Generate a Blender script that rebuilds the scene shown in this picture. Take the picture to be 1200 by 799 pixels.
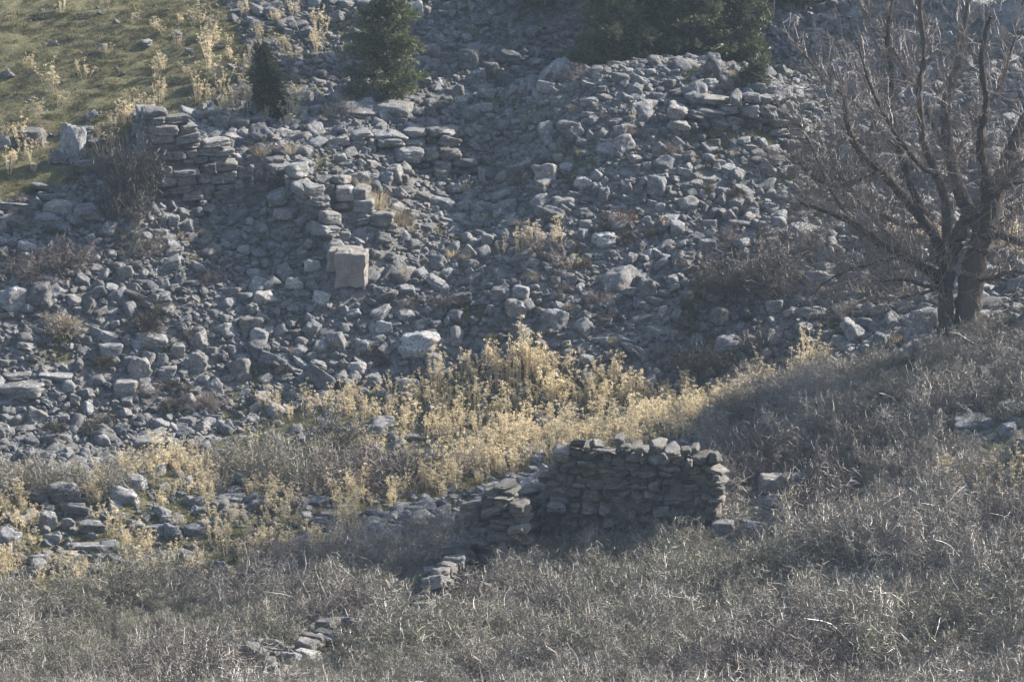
import bpy, math, random
import numpy as np
from mathutils import Vector, Matrix, Euler

random.seed(7)
R = random.Random(11)
sc = bpy.context.scene
for o in list(bpy.data.objects):
    bpy.data.objects.remove(o)
COL = sc.collection

# ------------------------------------------------------------------ camera, world, sun, exposure
PITCH = math.radians(-13.0)
HFOV = math.radians(16.0)
FPX = 600 / math.tan(HFOV / 2)
cam_d = bpy.data.cameras.new("camera")
cam_d.sensor_width = 36
cam_d.lens = 18 / math.tan(HFOV / 2)
cam_d.clip_start = 0.5
cam_d.clip_end = 2000
cam = bpy.data.objects.new("camera", cam_d)
cam.rotation_euler = (math.pi / 2 + PITCH, 0, 0)
COL.objects.link(cam)
sc.camera = cam

SUN_EL = math.radians(32.0)
SUN_AZ = math.radians(63.0)          # clockwise from the view direction (+Y)
world = bpy.data.worlds.new("World")
sc.world = world
world.use_nodes = True
wn = world.node_tree.nodes
wn.clear()
sky = wn.new("ShaderNodeTexSky")
sky.sky_type = 'NISHITA'
sky.sun_disc = False
sky.sun_elevation = SUN_EL
sky.sun_rotation = SUN_AZ
bgn = wn.new("ShaderNodeBackground")
bgn.inputs[1].default_value = 0.105
wo = wn.new("ShaderNodeOutputWorld")
world.node_tree.links.new(sky.outputs[0], bgn.inputs[0])
world.node_tree.links.new(bgn.outputs[0], wo.inputs[0])

sun_d = bpy.data.lights.new("sun", 'SUN')
sun_d.energy = 5.0
sun_d.angle = math.radians(0.53)
sun_d.color = (1.0, 0.95, 0.87)
sun = bpy.data.objects.new("sun", sun_d)
sdir = Vector((math.cos(SUN_EL) * math.sin(SUN_AZ), math.cos(SUN_EL) * math.cos(SUN_AZ), math.sin(SUN_EL)))
sun.rotation_euler = sdir.to_track_quat('Z', 'Y').to_euler()
COL.objects.link(sun)

sc.view_settings.view_transform = 'Standard'
sc.view_settings.look = 'None'
sc.view_settings.gamma = 1
sc.view_settings.exposure = 1.3
sc.render.engine = 'CYCLES'
sc.cycles.max_bounces = 5
sc.cycles.diffuse_bounces = 3
sc.cycles.glossy_bounces = 2
sc.cycles.transmission_bounces = 2
sc.cycles.volume_bounces = 0
sc.cycles.transparent_max_bounces = 6
sc.cycles.caustics_reflective = False
sc.cycles.caustics_refractive = False
sc.cycles.use_denoising = True
HAZE = 0.00055

# ------------------------------------------------------------------ noise
def hash01(*ints, seed=0):
    h = np.full(np.shape(ints[0]), (seed * 374761393 + 668265263) & 0xffffffff, dtype=np.uint64)
    M = np.uint64(0xffffffff)
    for k, a in enumerate(ints):
        a = np.asarray(a).astype(np.int64).astype(np.uint64) & M
        h = (h ^ (a * np.uint64((2246822519, 3266489917, 668265263)[k]))) & M
        h = (h * np.uint64(2654435761)) & M
        h ^= h >> np.uint64(15)
    h = (h * np.uint64(2246822519)) & M
    h ^= h >> np.uint64(13)
    return (h & np.uint64(0xffffff)).astype(np.float64) / 0xffffff

def vnoise3(P, seed=0):
    P = np.asarray(P, float)
    i = np.floor(P).astype(np.int64)
    f = P - i
    f = f * f * (3 - 2 * f)
    out = 0
    for dx in (0, 1):
        for dy in (0, 1):
            for dz in (0, 1):
                w = (f[..., 0] if dx else 1 - f[..., 0]) * (f[..., 1] if dy else 1 - f[..., 1]) * (f[..., 2] if dz else 1 - f[..., 2])
                out = out + w * hash01(i[..., 0] + dx, i[..., 1] + dy, i[..., 2] + dz, seed=seed)
    return out * 2 - 1

def vnoise2(x, y, seed=0):
    ix = np.floor(x).astype(np.int64); iy = np.floor(y).astype(np.int64)
    fx = x - ix; fy = y - iy
    fx = fx * fx * (3 - 2 * fx); fy = fy * fy * (3 - 2 * fy)
    a = hash01(ix, iy, seed=seed); b = hash01(ix + 1, iy, seed=seed)
    c = hash01(ix, iy + 1, seed=seed); d = hash01(ix + 1, iy + 1, seed=seed)
    return ((a * (1 - fx) + b * fx) * (1 - fy) + (c * (1 - fx) + d * fx) * fy) * 2 - 1

# ------------------------------------------------------------------ pixel rays and terrain
def ray(u, v):
    a = (u - 600) / FPX
    t = -(v - 399.5) / FPX
    y = math.cos(PITCH) - t * math.sin(PITCH)
    return a / y, (math.sin(PITCH) + t * math.cos(PITCH)) / y     # x per y, z per y

def project(x, y, z):
    dep = y * math.cos(PITCH) + z * math.sin(PITCH)
    up = -y * math.sin(PITCH) + z * math.cos(PITCH)
    return 600 + FPX * x / dep, 399.5 - FPX * up / dep

CP = [  # (u, v, depth) points of the slope
 (-200,799,54),(0,799,53.5),(300,799,53),(600,799,52.5),(900,799,51.5),(1200,799,50.5),(1400,799,50),
 (-200,690,60),(0,690,59.3),(300,680,60),(600,660,60.5),(830,650,59.7),(1000,650,57.6),(1200,650,55.8),(1400,640,55),
 (1200,510,60.6),(1200,375,66),(1400,300,67.5),(1400,480,61.5),(1130,402,66),(1040,430,66),(950,455,65.8),(830,493,65.5),(1000,550,62),(900,560,62.6),
 (-200,600,62),(0,600,63),(150,600,63.3),(300,580,64),(450,575,64.5),(600,540,66),(700,490,68.2),(550,460,69.8),(300,520,67.6),(100,535,66.6),(-200,540,66),
 (0,505,68),(200,495,68.7),(400,470,69.6),(620,440,70.2),(800,455,69.6),(900,440,69.4),
 (0,400,70.2),(200,390,70.9),(400,370,71.6),(620,350,71.5),(800,350,71.5),(930,380,70.4),(1000,390,69.8),
 (-200,400,70),(-200,240,74),(0,240,74.2),(90,240,74.4),
 (180,250,74),(250,250,74.9),(330,300,73.2),(400,300,72.8),(540,270,74.6),(700,260,73.6),(850,250,73.8),(960,270,73),(1060,300,71.8),(1200,300,70.5),(1400,280,70),
 (250,180,76),(330,215,74.8),(430,200,75.3),(560,190,77.1),(700,180,75.3),(860,170,75.5),(790,120,76.8),(960,180,76.6),(1100,180,75.8),(1200,180,75.4),(1400,170,75.5),
 (330,140,77.6),(430,138,77.8),(540,140,77.8),(640,115,77.6),(720,78,78.2),(800,72,78.2),(870,85,78),(930,118,77.6),
 (380,120,79.3),(500,120,80),(600,112,80.6),(690,95,81.2),(960,100,79.8),(1080,100,79.4),(1200,90,79.5),(1400,80,80),
 (-200,180,75.8),(0,180,76.2),(120,170,76.6),(200,130,78.4),(0,90,80),(150,60,81.5),(300,80,80.6),(-200,80,80.5),
 (0,0,85),(200,0,85),(350,0,84.5),(480,0,83.8),(620,0,83.6),(760,0,84),(930,0,83.4),(1080,0,82.8),(1200,0,82.6),(1400,-10,83),(-200,0,85),
]
pts = []
for (u, v, y) in CP:
    a, b = ray(u, v)
    pts.append((a * y, y, b * y))
for x, z in ((720, -12.45), (800, -12.3), (870, -12.5)):          # the dip behind the crest of the mound
    a, _ = ray(x, 80); pts.append((a * 80.2, 80.2, z))
for x in (-45, -15, 15, 45):
    pts += [(x, 120, 6.0 + 0.02 * x), (x, 100, -3.6 + 0.02 * x), (x, 42, -15.6), (x, 28, -12.0), (x, 0, -2.2), (x, -30, 4.0)]
for y in (58, 70, 80):
    zc = {58: -17.0, 70: -16.4, 80: -12.6}[y]
    pts += [(-32, y, zc), (32, y, zc + 1.0)]
pts = np.array(pts)

def tps(r2):
    return np.where(r2 > 1e-9, 0.5 * r2 * np.log(np.maximum(r2, 1e-9)), 0.0)
_S = 20.0
_P = pts[:, :2] / _S
_n = len(_P)
_K = tps(((_P[:, None, :] - _P[None, :, :]) ** 2).sum(-1)) + np.eye(_n) * 0.0004
_A = np.zeros((_n + 3, _n + 3))
_A[:_n, :_n] = _K; _A[:_n, _n] = 1; _A[:_n, _n + 1:] = _P
_A[_n:, :_n] = _A[:_n, _n:].T
_wt = np.linalg.solve(_A, np.concatenate([pts[:, 2], np.zeros(3)]))

def rbf(x, y):
    x = np.asarray(x, float); y = np.asarray(y, float)
    q = np.stack([x.ravel() / _S, y.ravel() / _S], -1)
    out = np.empty(len(q))
    for s in range(0, len(q), 20000):
        c = q[s:s + 20000]
        out[s:s + 20000] = tps(((c[:, None, :] - _P[None]) ** 2).sum(-1)) @ _wt[:_n] + _wt[_n] + c @ _wt[_n + 1:]
    return out.reshape(x.shape)

GX = np.arange(-24, 24.01, 0.12)
GY = np.arange(44, 98.01, 0.12)
gxx, gyy = np.meshgrid(GX, GY)
GZ = rbf(gxx, gyy)
GZ += 0.13 * vnoise2(gxx / 2.6, gyy / 2.2, 2) * (gyy > 67) + 0.10 * vnoise2(gxx / 1.7, gyy / 1.7, 3) + 0.05 * vnoise2(gxx / 0.7, gyy / 0.7, 4) + 0.02 * vnoise2(gxx / 0.3, gyy / 0.3, 5)

def in_poly(u, v, poly):
    u = np.asarray(u, float); v = np.asarray(v, float)
    r = np.zeros(u.shape, bool)
    n = len(poly)
    for k in range(n):
        x1, y1 = poly[k]; x2, y2 = poly[(k + 1) % n]
        c = ((y1 > v) != (y2 > v)) & (u < (x2 - x1) * (v - y1) / (y2 - y1 + 1e-12) + x1)
        r ^= c
    return r
Z_GRASS = [(-900,-900),(270,-900),(262,0),(290,60),(262,118),(170,150),(125,190),(60,225),(0,238),(-900,300)]
# little terraces trodden across the grass slope
_u, _v = project(gxx, np.maximum(gyy, 5), GZ)
_m = in_poly(_u, _v, Z_GRASS).astype(float)
for _ in range(3):
    _m = (_m + np.roll(_m, 2, 0) + np.roll(_m, -2, 0) + np.roll(_m, 2, 1) + np.roll(_m, -2, 1)) / 5
GZ += _m * (0.03 * np.sin(GZ * 6.283 / 0.16 + 3.0 * vnoise2(gxx / 2.1, gyy / 2.1, 51) + 1.5 * vnoise2(gxx / 0.6, gyy / 0.6, 52)) + 0.035 * vnoise2(gxx / 0.5, gyy / 0.35, 53))

def ground(x, y):
    x = np.asarray(x, float); y = np.asarray(y, float)
    fx = np.clip((x - GX[0]) / 0.12, 0, len(GX) - 1.001); fy = np.clip((y - GY[0]) / 0.12, 0, len(GY) - 1.001)
    i = fx.astype(int); j = fy.astype(int); a = fx - i; b = fy - j
    return (GZ[j, i] * (1 - a) + GZ[j, i + 1] * a) * (1 - b) + (GZ[j + 1, i] * (1 - a) + GZ[j + 1, i + 1] * a) * b

_ys = np.arange(46, 97, 0.02)
def hit(u, v):
    a, b = ray(u, v)
    d = b * _ys - ground(a * _ys, _ys)
    k = np.argmax(d < 0)
    y = _ys[k] if d[k] < 0 else 96.0
    return Vector((a * y, y, float(ground(a * y, y))))

def at_depth(u, v, y):
    a, b = ray(u, v)
    return Vector((a * y, y, b * y))

def px_m(y):              # metres per photo pixel at that depth
    return y / math.cos(math.radians(13)) / FPX

def in_poly(u, v, poly):
    u = np.asarray(u, float); v = np.asarray(v, float)
    r = np.zeros(u.shape, bool)
    n = len(poly)
    for k in range(n):
        x1, y1 = poly[k]; x2, y2 = poly[(k + 1) % n]
        c = ((y1 > v) != (y2 > v)) & (u < (x2 - x1) * (v - y1) / (y2 - y1 + 1e-12) + x1)
        r ^= c
    return r

Z_THICKET = [(-900,800),(0,722),(150,695),(270,690),(420,640),(545,612),(640,615),(840,560),(830,500),(900,462),(1010,428),(1100,408),(1200,372),(1900,280),(1900,2500),(-900,2500)]
Z_YELLOW = [(-600,640),(-200,590),(0,585),(130,548),(230,530),(330,485),(450,458),(540,432),(620,425),(700,440),(830,468),(960,425),(985,432),(900,462),(830,500),(800,520),(640,545),(560,575),(430,605),(420,640),(270,692),(150,697),(0,724),(-600,780)]
Z_GRASS = [(-900,-900),(270,-900),(262,0),(290,60),(262,118),(170,150),(125,190),(60,225),(0,238),(-900,300)]
Z_FEATHER = [(262,-20),(480,-20),(430,90),(330,125),(262,118),(285,60)]

# ------------------------------------------------------------------ materials
def new_mat(name):
    m = bpy.data.materials.new(name)
    m.use_nodes = True
    nt = m.node_tree
    nt.nodes.clear()
    return m, nt, nt.nodes, nt.links

def ramp(nodes, stops):
    r = nodes.new("ShaderNodeValToRGB")
    while len(r.color_ramp.elements) < len(stops):
        r.color_ramp.elements.new(0.5)
    for e, (p, c) in zip(r.color_ramp.elements, stops):
        e.position = p
        e.color = (c[0], c[1], c[2], 1) if len(c) == 3 else c
    return r

def mixc(nt, fac, a, b, mode='MIX'):
    n = nt.nodes.new("ShaderNodeMix")
    n.data_type = 'RGBA'
    n.blend_type = mode
    for s, val in ((0, fac), (6, a), (7, b)):
        if hasattr(val, "is_output") or isinstance(val, bpy.types.NodeSocket):
            nt.links.new(val, n.inputs[s])
        else:
            n.inputs[s].default_value = val if s == 0 else (*val, 1)
    return n.outputs[2]

def rock_material(name, dark, light, bump=0.6, warm=(0.30, 0.22, 0.13), lichen=0.585, pits=0.9):
    m, nt, N, L = new_mat(name)
    tc = N.new("ShaderNodeTexCoord")
    oi = N.new("ShaderNodeObjectInfo")
    off = N.new("ShaderNodeVectorMath"); off.operation = 'SCALE'
    comb = N.new("ShaderNodeCombineXYZ")
    for k in range(3): L.new(oi.outputs["Random"], comb.inputs[k])
    L.new(comb.outputs[0], off.inputs[0]); off.inputs["Scale"].default_value = 87.0
    add = N.new("ShaderNodeVectorMath"); add.operation = 'ADD'
    L.new(tc.outputs["Object"], add.inputs[0]); L.new(off.outputs[0], add.inputs[1])
    def noise(scale, detail=5, rough=0.6, dist=0.0):
        n = N.new("ShaderNodeTexNoise")
        n.inputs["Scale"].default_value = scale; n.inputs["Detail"].default_value = detail
        n.inputs["Roughness"].default_value = rough; n.inputs["Distortion"].default_value = dist
        L.new(add.outputs[0], n.inputs["Vector"]); return n.outputs["Fac"]
    n1 = noise(1.3, 6, 0.65, 0.3); n2 = noise(3.2, 6, 0.7); n3 = noise(9, 4, 0.7); n4 = noise(0.9, 3, 0.5)
    r1 = ramp(N, [(0.32, dark), (0.68, light)]); L.new(n1, r1.inputs[0])
    w = ramp(N, [(0.60, (0, 0, 0)), (0.74, (0.7, 0.7, 0.7))]); L.new(n4, w.inputs[0])
    c = mixc(nt, w.outputs[0], r1.outputs[0], warm)
    li = ramp(N, [(lichen, (0, 0, 0)), (lichen + 0.05, (0.85, 0.85, 0.85))]); L.new(n2, li.inputs[0])
    c = mixc(nt, li.outputs[0], c, (0.56, 0.56, 0.55))
    dk = ramp(N, [(0.39, (pits, pits, pits)), (0.47, (0, 0, 0))]); L.new(n3, dk.inputs[0])
    c = mixc(nt, dk.outputs[0], c, (0.075, 0.07, 0.065))
    wn_ = N.new("ShaderNodeTexWhiteNoise"); wn_.noise_dimensions = '1D'; L.new(oi.outputs["Random"], wn_.inputs["W"])
    tf = N.new("ShaderNodeMath"); tf.operation = 'MULTIPLY'; tf.inputs[1].default_value = 0.45; L.new(wn_.outputs["Value"], tf.inputs[0])
    tint = mixc(nt, 1.0, c, (1.12, 0.97, 0.80), 'MULTIPLY')
    c = mixc(nt, tf.outputs[0], c, tint)
    val = N.new("ShaderNodeMapRange"); val.inputs[3].default_value = 0.60; val.inputs[4].default_value = 1.32
    L.new(oi.outputs["Random"], val.inputs[0])
    hs = N.new("ShaderNodeHueSaturation"); L.new(c, hs.inputs["Color"]); L.new(val.outputs[0], hs.inputs["Value"])
    b = N.new("ShaderNodeBsdfPrincipled"); b.inputs["Roughness"].default_value = 0.82
    b.inputs["Specular IOR Level"].default_value = 0.35
    L.new(hs.outputs[0], b.inputs["Base Color"])
    bp = N.new("ShaderNodeBump"); bp.inputs["Strength"].default_value = bump; bp.inputs["Distance"].default_value = 0.03
    hsum = N.new("ShaderNodeMath"); hsum.operation = 'ADD'; L.new(n2, hsum.inputs[0]); L.new(n3, hsum.inputs[1])
    L.new(hsum.outputs[0], bp.inputs["Height"]); L.new(bp.outputs[0], b.inputs["Normal"])
    o = N.new("ShaderNodeOutputMaterial"); L.new(b.outputs[0], o.inputs[0])
    return m

M_ROCK = rock_material("limestone", (0.11, 0.111, 0.115), (0.29, 0.29, 0.293), warm=(0.235, 0.205, 0.165), bump=0.9)
M_WALLSTONE = rock_material("wall_limestone", (0.12, 0.118, 0.115), (0.29, 0.28, 0.27), warm=(0.25, 0.21, 0.165), bump=0.9)
M_DARKSTONE = rock_material("weathered_wall_stone", (0.11, 0.104, 0.096), (0.27, 0.255, 0.232), lichen=0.62, bump=0.9)
M_PALE = rock_material("pale_limestone", (0.22, 0.22, 0.22), (0.44, 0.435, 0.425), lichen=0.55, bump=0.9)
M_BLOCK = rock_material("dressed_limestone", (0.16, 0.15, 0.142), (0.23, 0.213, 0.20), bump=0.6, lichen=0.66, pits=0.45, warm=(0.20, 0.185, 0.17))

def plant_material(name, c1, c2, rough=0.5, spec=0.4, transl=0.0, scale=3.0, rand=(0.7, 1.25)):
    m, nt, N, L = new_mat(name)
    oi = N.new("ShaderNodeObjectInfo")
    geo = N.new("ShaderNodeNewGeometry")
    tc = N.new("ShaderNodeTexCoord")
    n = N.new("ShaderNodeTexNoise"); n.inputs["Scale"].default_value = scale; n.inputs["Detail"].default_value = 3
    L.new(tc.outputs["Object"], n.inputs["Vector"])
    mx = N.new("ShaderNodeMath"); mx.operation = 'MULTIPLY_ADD'
    L.new(geo.outputs["Random Per Island"], mx.inputs[0]); mx.inputs[1].default_value = 0.55
    mm = N.new("ShaderNodeMath"); mm.operation = 'MULTIPLY'; L.new(n.outputs["Fac"], mm.inputs[0]); mm.inputs[1].default_value = 0.55
    L.new(mm.outputs[0], mx.inputs[2])
    r = ramp(N, [(0.15, c1), (0.85, c2)]); L.new(mx.outputs[0], r.inputs[0])
    val = N.new("ShaderNodeMapRange"); val.inputs[3].default_value = rand[0]; val.inputs[4].default_value = rand[1]
    L.new(oi.outputs["Random"], val.inputs[0])
    hs = N.new("ShaderNodeHueSaturation"); L.new(r.outputs[0], hs.inputs["Color"]); L.new(val.outputs[0], hs.inputs["Value"])
    b = N.new("ShaderNodeBsdfPrincipled"); b.inputs["Roughness"].default_value = rough
    b.inputs["Specular IOR Level"].default_value = spec
    L.new(hs.outputs[0], b.inputs["Base Color"])
    o = N.new("ShaderNodeOutputMaterial")
    if transl > 0:
        t = N.new("ShaderNodeBsdfTranslucent"); L.new(hs.outputs[0], t.inputs[0])
        mxs = N.new("ShaderNodeMixShader"); mxs.inputs[0].default_value = transl
        L.new(b.outputs[0], mxs.inputs[1]); L.new(t.outputs[0], mxs.inputs[2]); L.new(mxs.outputs[0], o.inputs[0])
    else:
        L.new(b.outputs[0], o.inputs[0])
    return m

M_TWIG = plant_material("grey_twig", (0.12, 0.10, 0.08), (0.39, 0.345, 0.285), rough=0.45, spec=0.4)
M_CANE = plant_material("bleached_cane", (0.34, 0.31, 0.27), (0.60, 0.57, 0.52), rough=0.4, spec=0.55)
M_TWIGDK = plant_material("dark_twig", (0.05, 0.043, 0.036), (0.15, 0.13, 0.11), rough=0.5, spec=0.4)
M_BARK = plant_material("tree_bark", (0.045, 0.037, 0.031), (0.11, 0.092, 0.078), rough=0.95, spec=0.08, scale=6)
_nt = M_BARK.node_tree
_w = _nt.nodes.new("ShaderNodeTexNoise"); _w.inputs["Scale"].default_value = 26; _w.inputs["Detail"].default_value = 5
_m = _nt.nodes.new("ShaderNodeMapping"); _m.inputs["Scale"].default_value = (1, 1, 0.22)
_t = _nt.nodes.new("ShaderNodeTexCoord")
_b = _nt.nodes.new("ShaderNodeBump"); _b.inputs["Strength"].default_value = 1.0; _b.inputs["Distance"].default_value = 0.04
_nt.links.new(_t.outputs["Object"], _m.inputs[0]); _nt.links.new(_m.outputs[0], _w.inputs["Vector"])
_nt.links.new(_w.outputs["Fac"], _b.inputs["Height"])
_nt.links.new(_b.outputs[0], [n for n in _nt.nodes if n.type == 'BSDF_PRINCIPLED'][0].inputs["Normal"])
M_TREETWIG = plant_material("tree_twig", (0.09, 0.072, 0.06), (0.26, 0.212, 0.182), rough=0.5, spec=0.3)
M_STRAW = plant_material("dry_straw_flower", (0.50, 0.40, 0.24), (0.84, 0.74, 0.52), rough=0.6, spec=0.3, transl=0.55)
M_STALK = plant_material("dry_stalk", (0.34, 0.26, 0.16), (0.60, 0.50, 0.34), rough=0.5, spec=0.4)
M_OLIVE = plant_material("olive_leaf", (0.09, 0.095, 0.045), (0.23, 0.225, 0.125), rough=0.5, spec=0.4, transl=0.3)
M_CUSHION = plant_material("cushion_leaf", (0.055, 0.05, 0.035), (0.13, 0.115, 0.075), rough=0.6, spec=0.3, transl=0.2)
M_TAWNY = plant_material("tawny_grass", (0.30, 0.235, 0.15), (0.50, 0.42, 0.29), rough=0.5, spec=0.4, transl=0.35)
M_GRASS = plant_material("short_grass", (0.065, 0.072, 0.03), (0.19, 0.165, 0.085), rough=0.55, spec=0.3, transl=0.35)
M_NEEDLE = plant_material("conifer_needle", (0.028, 0.04, 0.018), (0.18, 0.19, 0.09), rough=0.5, spec=0.35, transl=0.25)
M_REDDISH = plant_material("rusty_leaf", (0.14, 0.07, 0.04), (0.28, 0.17, 0.10), rough=0.6, spec=0.3, transl=0.3)

def ground_material():
    m, nt, N, L = new_mat("hillside_soil")
    at = N.new("ShaderNodeAttribute"); at.attribute_name = "grass"
    tc = N.new("ShaderNodeTexCoord")
    def noise(scale, detail=6, rough=0.65):
        n = N.new("ShaderNodeTexNoise"); n.inputs["Scale"].default_value = scale
        n.inputs["Detail"].default_value = detail; n.inputs["Roughness"].default_value = rough
        L.new(tc.outputs["Object"], n.inputs["Vector"]); return n.outputs["Fac"]
    na = noise(0.9); nb = noise(5); ncn = noise(22, 4)
    soil = ramp(N, [(0.3, (0.085, 0.074, 0.06)), (0.7, (0.21, 0.19, 0.155))]); L.new(nb, soil.inputs[0])
    vor = N.new("ShaderNodeTexVoronoi"); vor.inputs["Scale"].default_value = 11.0
    L.new(tc.outputs["Object"], vor.inputs["Vector"])
    peb = ramp(N, [(0.0, (0.12, 0.115, 0.11)), (1.0, (0.30, 0.285, 0.265))]); L.new(vor.outputs["Color"], peb.inputs[0])
    pf = ramp(N, [(0.40, (0, 0, 0)), (0.58, (0.9, 0.9, 0.9))]); L.new(na, pf.inputs[0])
    c = mixc(nt, pf.outputs[0], soil.outputs[0], peb.outputs[0])
    gr = ramp(N, [(0.25, (0.06, 0.056, 0.028)), (0.5, (0.125, 0.114, 0.056)), (0.75, (0.195, 0.17, 0.10))]); L.new(nb, gr.inputs[0])
    gsum = N.new("ShaderNodeMath"); gsum.operation = 'MULTIPLY_ADD'
    L.new(ncn, gsum.inputs[0]); gsum.inputs[1].default_value = 0.9; L.new(at.outputs["Fac"], gsum.inputs[2])
    gf = ramp(N, [(0.66, (0, 0, 0)), (0.92, (1, 1, 1))]); L.new(gsum.outputs[0], gf.inputs[0])
    c = mixc(nt, gf.outputs[0], c, gr.outputs[0])
    b = N.new("ShaderNodeBsdfPrincipled"); b.inputs["Roughness"].default_value = 0.9
    b.inputs["Specular IOR Level"].default_value = 0.2
    L.new(c, b.inputs["Base Color"])
    bp = N.new("ShaderNodeBump"); bp.inputs["Strength"].default_value = 0.8; bp.inputs["Distance"].default_value = 0.05
    hm = N.new("ShaderNodeMath"); hm.operation = 'ADD'; L.new(nb, hm.inputs[0]); L.new(ncn, hm.inputs[1])
    L.new(hm.outputs[0], bp.inputs["Height"]); L.new(bp.outputs[0], b.inputs["Normal"])
    o = N.new("ShaderNodeOutputMaterial"); L.new(b.outputs[0], o.inputs[0])
    return m
M_GROUND = ground_material()

# ------------------------------------------------------------------ object helpers
def tag(o, label=None, cat=None, group=None, kind=None):
    if label: o["label"] = label
    if cat: o["category"] = cat
    if group: o["group"] = group
    if kind: o["kind"] = kind
    return o

def link(name, data, parent=None):
    o = bpy.data.objects.new(name, data)
    COL.objects.link(o)
    if parent: o.parent = parent
    return o

def mesh_from(name, V, F, mats, smooth=False, midx=None):
    me = bpy.data.meshes.new(name)
    me.from_pydata([tuple(p) for p in V], [], F)
    for m in mats: me.materials.append(m)
    if smooth: me.polygons.foreach_set("use_smooth", [True] * len(F))
    if midx is not None: me.polygons.foreach_set("material_index", midx)
    me.update()
    return me

# ------------------------------------------------------------------ the ground sheet
def ground_sheet():
    far_x = np.array([-160, -120, -90, -70, -55, -45, -38, -32, -28, -26, -25])
    xs = np.concatenate([far_x, GX, -far_x[::-1]])
    ya = np.array([-40, -20, 0, 12, 22, 30, 35, 38, 40, 42, 43])
    yb = np.array([99, 100, 102, 105, 110, 118, 130, 145, 165, 190])
    ys = np.concatenate([ya, GY, yb])
    X, Y = np.meshgrid(xs, ys)
    xi = np.clip(X, -24, 24); yi = np.clip(Y, 44, 98)
    Z = ground(xi, yi)
    far = (X < -24) | (X > 24) | (Y < 44) | (Y > 98)
    zf = rbf(np.clip(X, -44, 44), np.clip(Y, -28, 118)) + np.where(Y > 118, (Y - 118) * 0.3, 0)
    Z = np.where(far, zf, Z)
    ny, nx = Z.shape
    V = np.stack([X, Y, Z], -1).reshape(-1, 3)
    idx = np.arange(ny * nx).reshape(ny, nx)
    F = np.stack([idx[:-1, :-1], idx[:-1, 1:], idx[1:, 1:], idx[1:, :-1]], -1).reshape(-1, 4)
    me = bpy.data.meshes.new("ground")
    me.vertices.add(len(V)); me.vertices.foreach_set("co", V.ravel())
    me.loops.add(F.size); me.loops.foreach_set("vertex_index", F.ravel())
    me.polygons.add(len(F)); me.polygons.foreach_set("loop_start", np.arange(len(F)) * 4)
    me.polygons.foreach_set("use_smooth", np.ones(len(F), bool))
    me.update(calc_edges=True)
    me.validate()
    dep = np.maximum(V[:, 1], 5)
    u, v = project(V[:, 0], dep, V[:, 2])
    g = 0.85 * in_poly(u, v, Z_GRASS) + 0.55 * in_poly(u, v, Z_YELLOW) + 0.45 * in_poly(u, v, Z_FEATHER)
    g += 0.18 * in_poly(u, v, Z_THICKET)
    g += 0.5 * ((vnoise2(V[:, 0] / 1.3, V[:, 1] / 1.3, 21) + 0.5 * vnoise2(V[:, 0] / 0.5, V[:, 1] / 0.5, 22)) > 0.55)
    g += 0.16 * vnoise2(V[:, 0] / 0.8, V[:, 1] / 0.8, 9) + 0.1
    at = me.attributes.new("grass", 'FLOAT', 'POINT')
    at.data.foreach_set("value", np.clip(g, 0, 1).astype(np.float32))
    me.materials.append(M_GROUND)
    o = link("ground", me)
    tag(o, kind="structure")
ground_sheet()

# ------------------------------------------------------------------ rock meshes
import bmesh
def ico(sub):
    bm = bmesh.new()
    bmesh.ops.create_icosphere(bm, subdivisions=sub, radius=1)
    V = np.array([v.co[:] for v in bm.verts]); F = [[v.index for v in f.verts] for f in bm.faces]
    bm.free()
    return V, F
ICO4 = ico(5); ICO3 = ico(4)

def rock_mesh(name, seed, mat, boxy=0.5, planes=9, p=16, rough=1.0, lod=ICO3):
    rr = np.random.RandomState(seed)
    D, F = lod
    nrm = []; dist = []
    for ax in range(3):
        for s in (-1, 1):
            n = np.zeros(3); n[ax] = s
            n += rr.normal(0, 0.16 * (1.4 - boxy), 3); n /= np.linalg.norm(n)
            nrm.append(n); dist.append(rr.uniform(0.78, 1.0))
    for _ in range(planes):
        n = rr.normal(0, 1, 3); n /= np.linalg.norm(n)
        nrm.append(n); dist.append(rr.uniform(0.80, 1.05) + 0.32 * boxy)
    nrm = np.array(nrm); dist = np.array(dist)
    q = np.maximum(D @ nrm.T, 0) / dist
    r = (q ** p).sum(1) ** (-1.0 / p)
    P = D * r[:, None]
    o = rr.uniform(0, 50, 3)
    disp = 0.075 * vnoise3(P * 1.7 + o, seed) + 0.045 * vnoise3(P * 4 + o, seed + 1) + 0.022 * vnoise3(P * 9 + o, seed + 2)
    lay = vnoise3(P * np.array([1.2, 1.2, 5.5]) + o, seed + 3)          # bedding ledges
    disp += 0.03 * np.tanh(lay * 4)
    disp -= 0.06 * np.maximum(0, 1 - 5 * np.abs(vnoise3(P * 2.1 + o + 9, seed + 4)))     # cracks
    disp -= 0.05 * np.maximum(0, vnoise3(P * 3.0 + o + 5, seed + 6) - 0.15)           # chipped hollows
    P = P * (1 + rough * disp)[:, None]
    lo = P.min(0); hi = P.max(0)
    P = (P - (lo + hi) / 2) / ((hi - lo) / 2)
    return mesh_from(name, P, F, [mat], smooth=True)

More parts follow.
